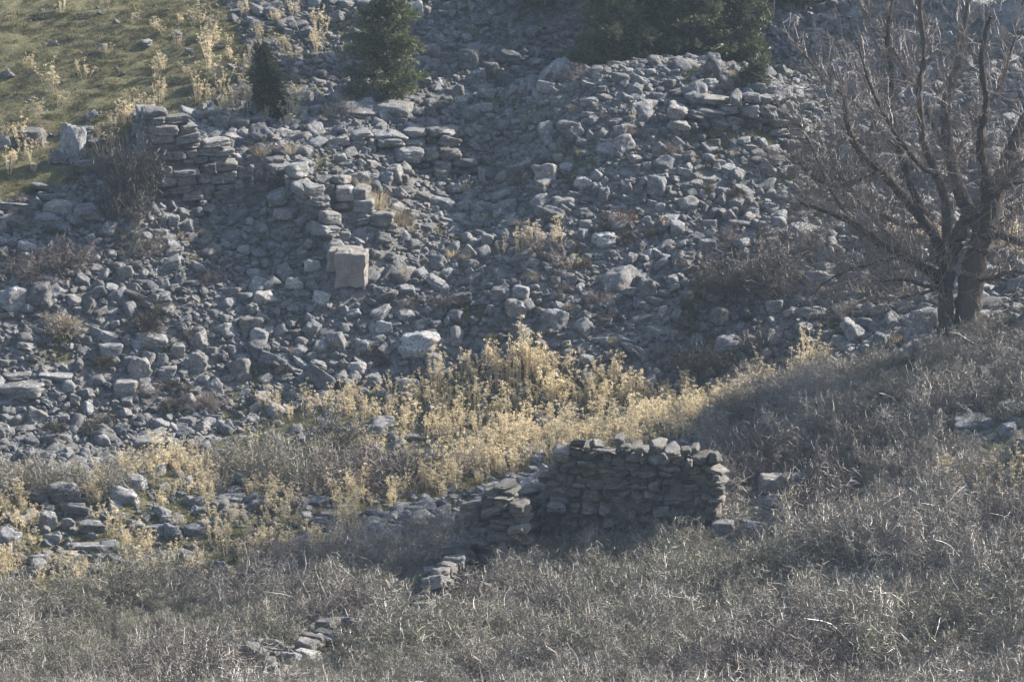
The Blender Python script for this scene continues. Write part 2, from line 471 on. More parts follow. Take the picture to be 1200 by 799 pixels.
ROCKS = [rock_mesh("rubble_rock", 100 + k, M_ROCK, boxy=(0.05, 0.2, 0.4, 0.6)[k % 4], planes=8 + k % 6, rough=1.55) for k in range(16)]
ROCKS_PALE = [rock_mesh("pale_rock", 300 + k, M_PALE, boxy=0.4, planes=9, rough=1.6) for k in range(4)]
BLOCKS = [rock_mesh("wall_rock", 200 + k, M_WALLSTONE, boxy=0.95, planes=6, p=18, rough=1.0) for k in range(10)]
DARKBLOCKS = [rock_mesh("ruin_rock", 240 + k, M_DARKSTONE, boxy=0.6, planes=8, p=14, rough=1.4) for k in range(10)]
HEAP = [rock_mesh('heap_rock', 220 + k, M_WALLSTONE, boxy=0.45, planes=8, p=14, rough=1.5) for k in range(10)]
SLABS = [rock_mesh("slab_rock", 270 + k, M_ROCK, boxy=0.8, planes=7, p=18, rough=1.2) for k in range(5)]

# ------------------------------------------------------------------ where things are, in words
LANDMARKS = [  # (words, u, v)
 ("squared pale block", 412, 312), ("coursed wall corner", 215, 190), ("stepped ruined wall", 400, 245),
 ("young dark conifer", 455, 95), ("small lone conifer", 315, 115), ("dark conifer clump", 790, 55),
 ("leaning bare tree", 1130, 330), ("foot of the bare tree", 1120, 400), ("straw-coloured cushion shrub", 75, 372),
 ("dark cushion shrubs", 200, 372), ("white-streaked outcrop", 85, 172), ("long low terrace wall", 865, 140),
 ("ruined rear wall", 470, 165), ("big pale boulder", 490, 408), ("rusty low bush", 725, 240),
 ("tawny grass tuft", 455, 232), ("grey brush patch", 870, 310), ("tall straw stalks", 622, 430),
 ("crest of the rubble mound", 720, 85), ("flat-topped pale stone", 708, 283), ("white slabs at the left edge", 40, 445),
 ("scree below the top edge", 590, 55), ("free-standing dry-stone ruin", 735, 570), ("big olive bush", 330, 530),
 ("green bush at the left edge", 50, 550), ("scree behind the tree", 1180, 120), ("middle of the rubble slope", 620, 330),
 ("grey hollow in the slope", 350, 440), ("collapsed wall line at the bottom", 350, 755), ("two-humped boulder", 915, 570),
]
def where(u, v, skip=()):
    best = sorted((abs(u - a) + 1.3 * abs(v - b), w, a, b) for w, a, b in LANDMARKS if w not in skip)[0]
    d, w, a, b = best
    du, dv = u - a, v - b
    if d < 22: return "beside the " + w
    if abs(du) > 2.2 * abs(dv): t = "right of the " if du > 0 else "left of the "
    elif abs(dv) > 1.2 * abs(du): t = "below the " if dv > 0 else "above the "
    else: t = ("below and " if dv > 0 else "above and ") + ("right of the " if du > 0 else "left of the ")
    return t + w

def stone_words(w, h, pale=False):
    size = "large" if w > 42 else "mid-sized" if w > 25 else "small"
    a = w / max(h, 1)
    shape = "flat" if a > 2.4 else "low broad" if a > 1.7 else "upright" if a < 0.85 else "blocky"
    return f"{size} {shape} {'pale' if pale else 'grey'} stone"

# ------------------------------------------------------------------ walls built stone by stone
def build_wall(name, label, A, B, top, meshes, course=(0.14, 0.26), stone=(0.25, 0.6), depth=0.5, jit=1.0, base_off=-0.12, core_mat=None, seed=1, gap=1.04, lean=0.0, core=True):
    """A, B: (u, v, depth y) of the wall's foot; top: list of (u, v) along the crest"""
    rr = random.Random(seed)
    a = at_depth(*A); b = at_depth(*B)
    dx, dy = b.x - a.x, b.y - a.y
    Lw = math.hypot(dx, dy); ang = math.atan2(dy, dx)
    root = link(name, None)
    root.empty_display_size = 0.2
    root.location = ((a.x + b.x) / 2, (a.y + b.y) / 2, float(ground((a.x + b.x) / 2, (a.y + b.y) / 2)))
    tag(root, label, "wall", kind="thing")
    us = np.array([t[0] for t in top], float); vs = np.array([t[1] for t in top], float)
    S = np.linspace(0, Lw, 60)
    px = a.x + dx * S / Lw; py = a.y + dy * S / Lw
    gz = ground(px, py)
    # crest height above each foot point
    tz = []
    for x, y in zip(px, py):
        uu = 600 + FPX * (x / (y * math.cos(PITCH) + (-14) * math.sin(PITCH)))
        tv = float(np.interp(uu, us, vs))
        _, bb = ray(uu, tv)
        tz.append(bb * y)
    tz = np.array(tz)
    tz = np.maximum(tz, gz + 0.02)
    z = float(gz.min()) + base_off
    zt = float(tz.max())
    inv = root.location
    n = 0
    while z < zt:
        h = rr.uniform(*course)
        s = -rr.uniform(0, 0.1)
        while s < Lw:
            w = rr.uniform(*stone)
            hh = h
            if rr.random() < 0.16 * jit: hh = h * rr.uniform(0.55, 0.8)
            sc_ = min(max(s + w / 2, 0), Lw)
            t_here = float(np.interp(sc_, S, tz)); g_here = float(np.interp(sc_, S, gz))
            if z + hh * 0.6 < t_here + rr.uniform(-0.03, 0.05) and z + hh > g_here - 0.05:
                me = meshes[rr.randrange(len(meshes))]
                o = link("stone", me, root)
                out = rr.gauss(0, 0.034 * jit) + lean * (z - g_here)
                cx = a.x + dx * sc_ / Lw + math.sin(ang) * out
                cy = a.y + dy * sc_ / Lw - math.cos(ang) * out
                o.location = (cx - inv.x, cy - inv.y, z + hh / 2 - inv.z)
                flip = math.pi * rr.randrange(2)
                o.rotation_euler = (rr.gauss(0, 0.05 * jit), rr.gauss(0, 0.05 * jit), ang + flip + rr.gauss(0, 0.07 * jit))
                o.scale = (w / 2 * gap, depth / 2 * rr.uniform(0.85, 1.1), hh / 2 * gap * rr.uniform(0.97, 1.06))
                n += 1
            s += w
        z += h * 0.96
    if not core: return root
    # earth and small stone filling between the two faces
    V = []; F = []
    for k in range(60):
        for side in (-1, 1):
            ox = -math.sin(ang) * side * depth * 0.15; oy = math.cos(ang) * side * depth * 0.15
            V.append((px[k] + ox - inv.x, py[k] + oy - inv.y, gz[k] - 0.2 - inv.z))
            V.append((px[k] + ox - inv.x, py[k] + oy - inv.y, max(gz[k] - 0.15, tz[k] - 0.3) - inv.z))
    for k in range(59):
        i = k * 4
        F += [(i, i + 4, i + 5, i + 1), (i + 2, i + 3, i + 7, i + 6), (i + 1, i + 5, i + 7, i + 3)]
    F += [(0, 1, 3, 2), (236, 238, 239, 237)]
    link("wall_core", mesh_from("wall_core", V, F, [core_mat or M_GROUND]), root)
    return root

# coursed corner of a ruined building: front face and the shaded flank
build_wall("ruined_wall", "tall coursed masonry face of the ruined wall corner beside a dark dry bush",
           (184, 243, 74.6), (262, 232, 75.2), [(180, 131), (205, 133), (232, 141), (245, 158), (262, 176)], BLOCKS, course=(0.13, 0.25), stone=(0.2, 0.62), depth=0.55, jit=0.9, seed=3, gap=1.1)
build_wall("ruined_wall", "shaded flank of the ruined corner running back behind the dry bush",
           (168, 200, 77.6), (183, 238, 74.95), [(160, 134), (184, 131)], BLOCKS, course=(0.15, 0.27), stone=(0.4, 0.9), depth=0.5, jit=0.5, seed=4, gap=1.02)
# stepped wall coming down the slope towards the squared block
build_wall("ruined_wall", "shaded flank of the stepped wall running down to the squared pale block",
           (318, 214, 75.3), (386, 292, 73.2), [(318, 186), (345, 196), (366, 212), (380, 240), (392, 272)], BLOCKS + HEAP, course=(0.2, 0.36), stone=(0.25, 0.6), depth=0.5, jit=1.6, seed=5, gap=1.1)
build_wall("ruined_wall", "stepped end of the ruined wall above and right of the squared pale block",
           (370, 262, 74.1), (482, 298, 73.7), [(366, 206), (385, 200), (405, 212), (425, 222), (440, 240), (458, 252), (470, 275), (486, 294)], HEAP + BLOCKS, course=(0.17, 0.33), stone=(0.2, 0.55), depth=0.6, jit=2.2, seed=6, lean=-0.5, gap=1.15)
build_wall("ruined_wall", "ruined rear wall below the young dark conifer",
           (384, 196, 76.3), (556, 186, 76.6), [(384, 170), (400, 158), (430, 152), (470, 144), (490, 156), (520, 150), (538, 158), (556, 180)], HEAP, course=(0.14, 0.32), stone=(0.2, 0.6), depth=0.55, jit=2.6, seed=8, gap=1.16, lean=-0.3, core=False)
build_wall("ruined_wall", "long low terrace wall under the crest left of the bare tree",
           (786, 190, 76.0), (940, 178, 76.6), [(786, 140), (800, 118), (812, 104), (830, 112), (845, 103), (868, 108), (880, 100), (905, 106), (925, 103), (934, 122), (940, 160)], HEAP, course=(0.14, 0.36), stone=(0.2, 0.6), depth=0.6, jit=3.0, seed=9, gap=1.18, lean=-0.35, core=False)
# free-standing dry-stone ruin in the foreground
build_wall("dry_stone_wall", "long part of the free-standing dry-stone ruin in the grey brush",
           (636, 640, 61.4), (840, 640, 60.9), [(634, 562), (648, 545), (655, 530), (668, 516), (685, 512), (702, 519), (722, 513), (740, 521), (762, 515), (785, 523), (806, 518), (822, 527), (838, 532)], DARKBLOCKS, course=(0.08, 0.2), stone=(0.11, 0.34), depth=0.5, jit=2.4, seed=12, gap=1.16)
build_wall("dry_stone_wall", "squat stub of the dry-stone ruin left of its gap",
           (546, 645, 60.7), (612, 655, 60.3), [(546, 618), (553, 590), (562, 584), (570, 568), (584, 560), (600, 559), (608, 572), (612, 590)], DARKBLOCKS, course=(0.09, 0.2), stone=(0.14, 0.42), depth=0.55, jit=2.2, seed=14, gap=1.14)
build_wall("dry_stone_wall", "return of the dry-stone ruin joining stub and long part with big slabs",
           (612, 640, 61.5), (640, 634, 61.75), [(606, 575), (625, 568), (642, 566)], DARKBLOCKS, course=(0.16, 0.32), stone=(0.3, 0.7), depth=0.5, jit=1.2, seed=15)

occ = []          # (x, y, r) of stones already placed
# the ruin's broken footing, trailing away down the bank
build_wall("collapsed_wall", "broken footing trailing from the stub of the dry-stone ruin into the brush",
           (492, 730, 57.6), (548, 650, 60.5), [(492, 712), (505, 680), (520, 664), (535, 652), (548, 628)], DARKBLOCKS + HEAP, course=(0.14, 0.26), stone=(0.16, 0.36), depth=0.4, jit=3.2, seed=21, gap=1.12, core=False)
build_wall("collapsed_wall", "low collapsed wall line half buried in brush at the bottom edge",
           (262, 818, 52.9), (412, 748, 56.6), [(262, 795), (300, 762), (330, 752), (365, 738), (395, 722), (412, 730)], DARKBLOCKS + ROCKS[:6], course=(0.2, 0.34), stone=(0.2, 0.4), depth=0.5, jit=3.2, seed=22, gap=1.12, core=False)

# squared pale block and the slab behind it
def dressed_block(name, label, u, v, w, h, y, d, rz, mesh_seed, mat, rough=0.5):
    me = rock_mesh(name, mesh_seed, mat, boxy=1.3, planes=2, p=40, rough=rough, lod=ICO4)
    o = link(name, me)
    y = hit(u, v + h * 0.5).y + d * 0.3 if y is None else y
    c = at_depth(u, v, y); s = px_m(y)
    occ.append((c.x, c.y - 0.25, 0.55))
    o.location = c; o.scale = (w * s / 2, d / 2, h * s / 2); o.rotation_euler = (0.06, 0, rz)
    tag(o, label, "stone block")
    return o
dressed_block("carved_block", "squared pale block standing upright at the foot of the stepped wall", 412, 315, 40, 46, None, 0.55, -0.1, 501, M_BLOCK, rough=1.0)
dressed_block("carved_block", "low dressed slab right behind the squared pale block", 404, 303, 46, 26, None, 0.5, 0.05, 502, M_BLOCK, rough=1.0)


# ------------------------------------------------------------------ boulders set one by one
MAN = [ # u, v, w, h, kind (r rounded, b blocky, s slab), pale
 (77,580,40,32,'r',0),(48,584,30,15,'r',0),(160,568,30,20,'r',0),(145,584,40,24,'r',0),(10,636,34,34,'b',0),
 (107,618,34,18,'b',0),(92,600,34,20,'b',0),(57,612,24,24,'b',0),(80,614,18,16,'b',0),(160,617,24,14,'b',0),
 (184,622,38,16,'b',0),(202,626,26,22,'b',0),(195,609,18,12,'b',0),(228,622,28,14,'b',0),(220,587,16,14,'b',0),(237,599,20,10,'s',0),
 (45,657,30,16,'r',0),(108,642,52,12,'s',0),(8,608,18,18,'b',0),(128,640,24,10,'s',0),(62,632,24,14,'r',0),
 (270,586,40,12,'s',0),(372,588,30,10,'s',0),(375,612,24,13,'b',0),(300,592,20,14,'b',0),(388,603,30,8,'s',0),
 (1142,497,54,15,'s',1),(1186,482,34,26,'b',0),(1182,506,24,20,'r',0),(1196,528,20,28,'r',0),
 (905,569,34,26,'b',0),(930,568,30,26,'b',0),(1003,562,18,24,'b',1),(846,618,30,17,'b',0),(886,619,38,17,'r',0),(955,541,22,6,'s',1),
 (375,738,34,22,'b',0),(400,729,26,16,'b',0),(310,760,44,26,'r',0),(338,772,32,18,'b',0),(274,796,32,16,'b',1),(396,752,24,14,'b',0),(360,768,34,14,'b',1),
 (508,671,26,13,'b',0),(505,690,28,13,'b',0),(532,656,32,17,'b',0),(496,722,22,16,'r',0),(522,664,20,12,'b',0),
 (85,173,34,54,'r',1),(93,152,36,8,'s',0),(100,192,24,9,'s',0),(35,163,38,24,'b',0),(5,168,18,18,'b',1),(70,186,28,18,'r',0),
 (56,220,42,8,'s',1),(64,231,36,9,'s',1),(73,246,42,20,'b',0),(106,250,46,16,'b',0),(22,243,48,10,'s',0),(55,258,30,14,'s',0),(14,258,30,8,'s',0),(112,166,20,5,'s',0),
 (15,352,40,32,'r',0),(46,350,32,36,'r',0),(56,334,26,20,'b',0),(20,440,34,9,'s',1),(66,440,42,9,'s',1),(26,456,58,18,'b',0),(4,473,24,8,'s',1),
 (179,400,44,20,'b',1),(207,411,20,18,'b',0),(195,440,28,20,'b',0),(148,456,30,20,'b',0),(280,434,30,30,'r',0),(164,434,28,32,'r',0),
 (232,426,24,26,'b',0),(294,381,32,20,'b',0),(345,333,26,16,'b',1),(310,349,32,15,'b',1),(376,351,22,20,'b',1),(366,312,22,16,'r',1),
 (490,406,56,34,'r',1),(424,408,24,20,'r',0),(508,424,24,20,'r',0),(450,384,22,16,'r',1),(612,396,30,32,'r',0),(650,376,34,28,'r',0),(605,364,26,26,'b',0),
 (540,352,26,20,'r',0),(588,346,28,20,'r',0),(478,451,26,17,'b',1),(708,283,30,20,'b',1),(760,340,22,26,'b',0),(646,440,26,16,'b',0),(418,432,24,18,'r',1),(438,446,26,18,'r',0),
 (855,403,40,22,'b',1),(908,360,22,16,'b',0),(952,368,34,18,'b',1),(1012,382,24,20,'r',0),(1004,330,30,26,'r',0),(960,330,40,26,'r',0),
 (770,219,24,28,'b',0),(425,131,50,14,'s',0),(462,131,42,22,'b',0),(521,158,38,20,'b',0),(487,17,22,30,'b',1),(551,72,26,30,'b',0),(575,84,22,22,'b',0),
 (561,96,20,30,'b',0),(593,96,22,22,'b',0),(918,107,24,13,'b',0),(887,105,24,17,'b',0),(833,99,22,14,'b',0),(815,112,34,30,'r',0),(835,80,24,24,'r',0),
 (505,62,26,20,'r',0),(640,103,24,14,'b',0),(1000,180,36,20,'b',1),(1035,188,34,18,'b',1),(985,160,26,12,'s',1),(1055,165,26,14,'s',1),(970,205,34,18,'r',0),
 (1100,205,30,20,'b',1),(1080,85,28,16,'b',0),(1180,25,60,44,'r',0),(1150,12,44,30,'r',0),(1195,55,40,26,'b',0),(1165,48,30,34,'b',0),
 (400,215,26,14,'s',1),(280,148,26,18,'b',0),(262,146,20,20,'b',0),(300,145,24,16,'b',0),(266,196,24,8,'s',1),(272,222,24,6,'s',1),(240,212,16,8,'s',1),
 (668,148,30,14,'b',0),(692,120,24,12,'s',0),(640,205,32,24,'b',0),(605,205,24,26,'b',0),(685,215,26,16,'b',1),(865,265,26,14,'b',0),(830,290,24,18,'b',0),
]
stone_recs = []   # individual stones: u, v, w, h, pale, object
for (u, v, w, h, k, pale) in MAN:
    p = hit(u, min(v + 0.30 * h, 798 + 0.0 * h))
    s = px_m(p.y)
    d = min(max(w * s * 0.75, 0.22), 0.9)
    yc = p.y + 0.18 * d
    c = at_depth(u, v, yc)
    pool = ROCKS_PALE if (pale and k != 's') else ROCKS if k == 'r' else SLABS if k == 's' else (ROCKS if v > 550 and u < 420 else BLOCKS + ROCKS[2::4])
    o = link("boulder", pool[R.randrange(len(pool))])
    o.location = c
    o.rotation_euler = (R.gauss(0.05, 0.1), R.gauss(0, 0.07), R.gauss(0, 0.25) + math.pi * R.randrange(2))
    o.scale = (w * s / 2, d / 2, h * s / 2 * 1.08)
    occ.append((c.x, c.y, 0.42 * w * s))
    stone_recs.append((u, v, w, h, pale, o))

# ------------------------------------------------------------------ rubble
cell = {}
def put(x, y, r):
    cell.setdefault((int(x / 0.6), int(y / 0.6)), []).append((x, y, r))
def free(x, y, r, k):
    ci, cj = int(x / 0.6), int(y / 0.6)
    for i in range(ci - 2, ci + 3):
        for j in range(cj - 2, cj + 3):
            for (a, b, q) in cell.get((i, j), ()):
                if (a - x) ** 2 + (b - y) ** 2 < (k * (r + q)) ** 2: return False
    return True
for t in occ: put(*t)

def classify(x, y):
    z = ground(x, y)
    u, v = project(x, y, z)
    return z, u, v, in_poly(u, v, Z_THICKET), in_poly(u, v, Z_YELLOW), in_poly(u, v, Z_GRASS), in_poly(u, v, Z_FEATHER)

rubble = []
rng = np.random.RandomState(5)
for (rad, spread, tries, k) in ((0.29, 0.08, 240, 0.9), (0.19, 0.035, 2600, 0.70), (0.14, 0.025, 14000, 0.58), (0.105, 0.02, 30000, 0.56), (0.075, 0.016, 42000, 0.56), (0.052, 0.012, 42000, 0.6)):
    X = rng.uniform(-17, 17, tries); Y = rng.uniform(60, 88, tries)
    z, u, v, th, ye, gr, fe = classify(X, Y)
    patch = vnoise2(X / 1.3, Y / 1.3, 21) + 0.5 * vnoise2(X / 0.5, Y / 0.5, 22)
    dens = np.where(th, 0.015, np.where(ye, 0.10, np.where(gr, 0.007 if rad < 0.15 else 0.001, np.where(fe, 0.45, 0.93))))
    rub = ~(th | ye | gr)
    dens = np.where(rub & (patch > 0.62), dens * 0.22, dens)
    mix = vnoise2(X / 0.9, Y / 0.9, 23 + int(rad * 1000))
    dens = np.where(rub, dens * np.clip(0.62 + 0.75 * mix, 0.12, 1), dens)
    scree = rub & (v < 125) & (u > 430)
    if rad > 0.2: dens = np.where(scree, dens * 0.45, dens)
    if rad > 0.3: dens = dens * 0.7
    dens = np.where((u < -120) | (u > 1330) | (v > 830) | (v < -140), 0, dens)
    keep = rng.uniform(0, 1, tries) < dens
    for x, y, zz, uu, vv in zip(X[keep], Y[keep], z[keep], u[keep], v[keep]):
        r = max(0.035, rng.normal(rad, spread))
        if not free(x, y, r, k): continue
        put(x, y, r)
        rubble.append((x, y, zz, r, uu, vv))
print("rubble", len(rubble))

def rock_pose(r):
    a = rng.uniform(0.8, 1.5); b = rng.uniform(0.7, 1.15); c = rng.uniform(0.42, 0.98)
    return (r * a, r * b, r * c), (rng.normal(0, 0.38), rng.normal(0, 0.38), rng.uniform(0, 6.283))

def in_frame(u, v, m=4): return -m < u < 1200 + m and -m < v < 799 + m

order = sorted(range(len(rubble)), key=lambda i: -(rubble[i][3] / rubble[i][1]) if in_frame(rubble[i][4], rubble[i][5]) else 1)
N_IND = 300 - 0
n_left = max(0, 300 - len(stone_recs)) + 0
single = set(order[:n_left])
MIXED = ROCKS + SLABS + HEAP[:4]
SMALL_SLAB = [rock_mesh('small_slab', 440 + k, M_ROCK, boxy=0.8, planes=6, rough=1.3, lod=ico(3)) for k in range(4)]
SMALL = [rock_mesh("small_rock", 400 + k, M_ROCK, boxy=(0.2, 0.6)[k % 2], planes=8, lod=ico(3)) for k in range(8)]
stuff_pts = []
for i, (x, y, z, r, u, v) in enumerate(rubble):
    s3, e3 = rock_pose(r)
    lift = s3[2] * rng.uniform(-0.3, 0.6)
    if i in single:
        o = link("boulder", MIXED[rng.randint(len(MIXED))])
        o.location = (x, y, z + lift); o.rotation_euler = e3; o.scale = s3
        sp = px_m(y)
        stone_recs.append((u, v, 2 * s3[0] / sp, 2 * s3[2] / sp, 0, o))
    else:
        stuff_pts.append(((x, y, z + lift), e3, s3, rng.randint(1000)))
for (u, v, w, h, pale, o) in stone_recs:
    tag(o, f"{stone_words(w, h, pale)} {where(u, v)}", "stone", "loose limestone stones on the hillside")

def scatter_stuff(name, variants, data):
    """one object of many small pieces, laid out by geometry nodes"""
    col = bpy.data.collections.new(name + "_shapes")
    for k, me in enumerate(variants):
        col.objects.link(bpy.data.objects.new(f"{name}_shape_{k:02d}", me))
    me = bpy.data.meshes.new(name)
    n = len(data)
    me.vertices.add(n)
    me.vertices.foreach_set("co", np.array([d[0] for d in data], np.float32).ravel())
    for an, j in (("rot", 1), ("scl", 2)):
        at = me.attributes.new(an, 'FLOAT_VECTOR', 'POINT')
        at.data.foreach_set("vector", np.array([d[j] for d in data], np.float32).ravel())
    at = me.attributes.new("idx", 'INT', 'POINT')
    at.data.foreach_set("value", np.array([d[3] % len(variants) for d in data], np.int32))
    o = link(name, me)
    ng = bpy.data.node_groups.new(name, 'GeometryNodeTree')
    ng.interface.new_socket("Geometry", in_out='INPUT', socket_type='NodeSocketGeometry')
    ng.interface.new_socket("Geometry", in_out='OUTPUT', socket_type='NodeSocketGeometry')
    N, L = ng.nodes, ng.links
    gi = N.new("NodeGroupInput"); go = N.new("NodeGroupOutput")
    iop = N.new("GeometryNodeInstanceOnPoints")
    ci = N.new("GeometryNodeCollectionInfo"); ci.inputs["Collection"].default_value = col
    ci.inputs["Separate Children"].default_value = True; ci.inputs["Reset Children"].default_value = True
    def na(nm, ty):
        a = N.new("GeometryNodeInputNamedAttribute"); a.data_type = ty; a.inputs["Name"].default_value = nm
        return a.outputs["Attribute"]
    e2r = N.new("FunctionNodeEulerToRotation")
    L.new(na("rot", 'FLOAT_VECTOR'), e2r.inputs[0])
    L.new(gi.outputs[0], iop.inputs["Points"]); L.new(ci.outputs[0], iop.inputs["Instance"])
    iop.inputs["Pick Instance"].default_value = True
    L.new(na("idx", 'INT'), iop.inputs["Instance Index"])
    L.new(e2r.outputs[0], iop.inputs["Rotation"]); L.new(na("scl", 'FLOAT_VECTOR'), iop.inputs["Scale"])
    L.new(iop.outputs[0], go.inputs[0])
    md = o.modifiers.new("scatter", 'NODES'); md.node_group = ng
    tag(o, kind="stuff")
    return o
scatter_stuff("rubble", MIXED + SMALL + SMALL_SLAB, stuff_pts)
# chips of stone between the rubble
chips = []
X = rng.uniform(-14, 14, 60000); Y = rng.uniform(61, 86, 60000)
z, u, v, th, ye, gr, fe = classify(X, Y)
dens = np.where(th, 0.03, np.where(ye, 0.1, np.where(gr, 0.004, 0.8)))
dens = np.where((u < -60) | (u > 1260) | (v < -60), 0, dens)
kp = rng.uniform(0, 1, 60000) < dens
for x, y, zz in zip(X[kp], Y[kp], z[kp]):
    s3, e3 = rock_pose(rng.uniform(0.025, 0.06))
    chips.append(((x, y, zz + 0.01), e3, s3, rng.randint(1000)))
scatter_stuff("gravel", SMALL, chips)

# ------------------------------------------------------------------ plant meshes
class MB:
    def __init__(s): s.V = []; s.F = []; s.M = []
    def tube(s, pts, radii, k=3, mi=0):
        b = len(s.V)
        n = len(pts)
        for i, p in enumerate(pts):
            d = (pts[min(i + 1, n - 1)] - pts[max(i - 1, 0)])
            if d.length < 1e-9: d = Vector((0, 0, 1))
            d.normalize()
            a = d.orthogonal().normalized() if abs(d.z) > 0.95 else d.cross(Vector((0, 0, 1))).normalized()
            c = d.cross(a)
            for j in range(k):
                t = 6.2832 * j / k
                s.V.append(p + (a * math.cos(t) + c * math.sin(t)) * radii[i])
        for i in range(n - 1):
            for j in range(k):
                j2 = (j + 1) % k
                s.F.append((b + i * k + j, b + i * k + j2, b + (i + 1) * k + j2, b + (i + 1) * k + j)); s.M.append(mi)
        s.F.append(tuple(b + (n - 1) * k + j for j in range(k))); s.M.append(mi)
    def leaf(s, p, d, w, l, nrm, mi=0):
        b = len(s.V)
        side = d.cross(nrm)
        if side.length < 1e-6: side = d.orthogonal()
        side.normalize()
        s.V += [p, p + d * l * 0.5 + side * w * 0.5, p + d * l, p + d * l * 0.5 - side * w * 0.5]
        s.F.append((b, b + 1, b + 2, b + 3)); s.M.append(mi)
    def mesh(s, name, mats, smooth=False):
        return mesh_from(name, s.V, s.F, mats, smooth, s.M)

def rv(rr, s=1.0):
    return Vector((rr.gauss(0, s), rr.gauss(0, s), rr.gauss(0, s)))
def rdir(rr):
    d = rv(rr); return d.normalized()

def path(rr, p, d, L, n, wob, up=0.0):
    pts = [p.copy()]; d = d.normalized()
    for k in range(n):
        d = (d + rv(rr, wob) + Vector((0, 0, up))).normalized()
        pts.append(pts[-1] + d * (L / n))
    return pts

def bare_shrub(seed, mats, H=0.7, spread=0.75, stems=15, side=9, sub=3, th=1.0, leaves=0, leafmi=1, leafs=0.02):
    rr = random.Random(seed); mb = MB()
    for _ in range(stems):
        a = rr.uniform(0, 6.283); t = rr.uniform(0.05, 1) ** 0.7 * spread
        d = Vector((math.cos(a) * t, math.sin(a) * t, 1)).normalized()
        L = H * rr.uniform(0.7, 1.15)
        base = Vector((math.cos(a) * rr.uniform(0, 0.16), math.sin(a) * rr.uniform(0, 0.16), -0.05))
        P = path(rr, base, d, L, 5, 0.14)
        mb.tube(P, [x * th for x in (0.008, 0.007, 0.006, 0.005, 0.004, 0.002)], 3)
        for _ in range(side):
            q = rr.uniform(0.25, 1.0) * 4.99; i = int(q)
            p = P[i].lerp(P[i + 1], q - i)
            dd = ((P[i + 1] - P[i]).normalized() + rdir(rr) * 0.95 + Vector((0, 0, 0.15))).normalized()
            l2 = H * rr.uniform(0.18, 0.42)
            Q = path(rr, p, dd, l2, 3, 0.2)
            mb.tube(Q, [x * th for x in (0.0045, 0.0038, 0.003, 0.0016)], 3)
            for _ in range(sub):
                q2 = rr.uniform(0.15, 1) * 2.99; j = int(q2)
                p2 = Q[j].lerp(Q[j + 1], q2 - j)
                d2 = ((Q[j + 1] - Q[j]).normalized() + rdir(rr) * 1.0).normalized()
                W = path(rr, p2, d2, H * rr.uniform(0.07, 0.2), 2, 0.2)
                mb.tube(W, [x * th for x in (0.0032, 0.0026, 0.0014)], 3)
                for _ in range(leaves):
                    k = rr.randrange(3)
                    mb.leaf(W[k], rdir(rr), leafs * rr.uniform(0.4, 0.7), leafs * rr.uniform(0.8, 1.5), rdir(rr), leafmi)
    return mb.mesh("shrub", mats)

def tangle(seed, mats, H=0.75, stems=17, side=12, sub=5, th=0.82, leaves=0, leafs=0.02, canes=1):
    """rounded tangle of bare crooked twigs"""
    rr = random.Random(seed); mb = MB()
    for _ in range(stems):
        a = rr.uniform(0, 6.283); t = rr.uniform(0.1, 1.0) ** 0.6 * 1.5
        d = Vector((math.cos(a) * t, math.sin(a) * t, 0.9)).normalized()
        L = H * rr.uniform(0.75, 1.15)
        base = Vector((rr.gauss(0, 0.1), rr.gauss(0, 0.1), -0.05))
        P = path(rr, base, d, L, 6, 0.24, -0.02)
        mb.tube(P, [x * th for x in (0.009, 0.008, 0.007, 0.006, 0.005, 0.004, 0.002)], 3)
        for _ in range(side):
            q = (0.2 + 0.8 * rr.random() ** 0.8) * 5.99; i = int(q)
            p = P[i].lerp(P[i + 1], q - i)
            dd = ((P[i + 1] - P[i]).normalized() * 0.5 + rdir(rr) * 1.1).normalized()
            Q = path(rr, p, dd, H * rr.uniform(0.16, 0.45), 3, 0.28)
            mb.tube(Q, [x * th for x in (0.0052, 0.0045, 0.0036, 0.0018)], 3)
            for _ in range(sub):
                q2 = rr.uniform(0.15, 1) * 2.99; j = int(q2)
                p2 = Q[j].lerp(Q[j + 1], q2 - j)
                W = path(rr, p2, ((Q[j + 1] - Q[j]).normalized() * 0.5 + rdir(rr)).normalized(), H * rr.uniform(0.08, 0.24), 2, 0.3)
                mb.tube(W, [x * th for x in (0.0042, 0.0034, 0.0016)], 3)
                for _ in range(leaves):
                    mb.leaf(W[rr.randrange(3)], rdir(rr), leafs * rr.uniform(0.4, 0.7), leafs * rr.uniform(0.8, 1.5), rdir(rr), 1)
    for _ in range(canes):
        a = rr.uniform(0, 6.283)
        P = path(rr, Vector((rr.gauss(0, .2), rr.gauss(0, .2), 0.05)), Vector((math.cos(a), math.sin(a), rr.uniform(0.4, 1.6))), H * rr.uniform(1.1, 1.6), 7, 0.12, -0.07)
        mb.tube(P, [0.008, 0.008, 0.007, 0.007, 0.006, 0.005, 0.004, 0.002], 4, len(mats) - 1 if leaves == 0 else 0)
    return mb.mesh("shrub", mats)

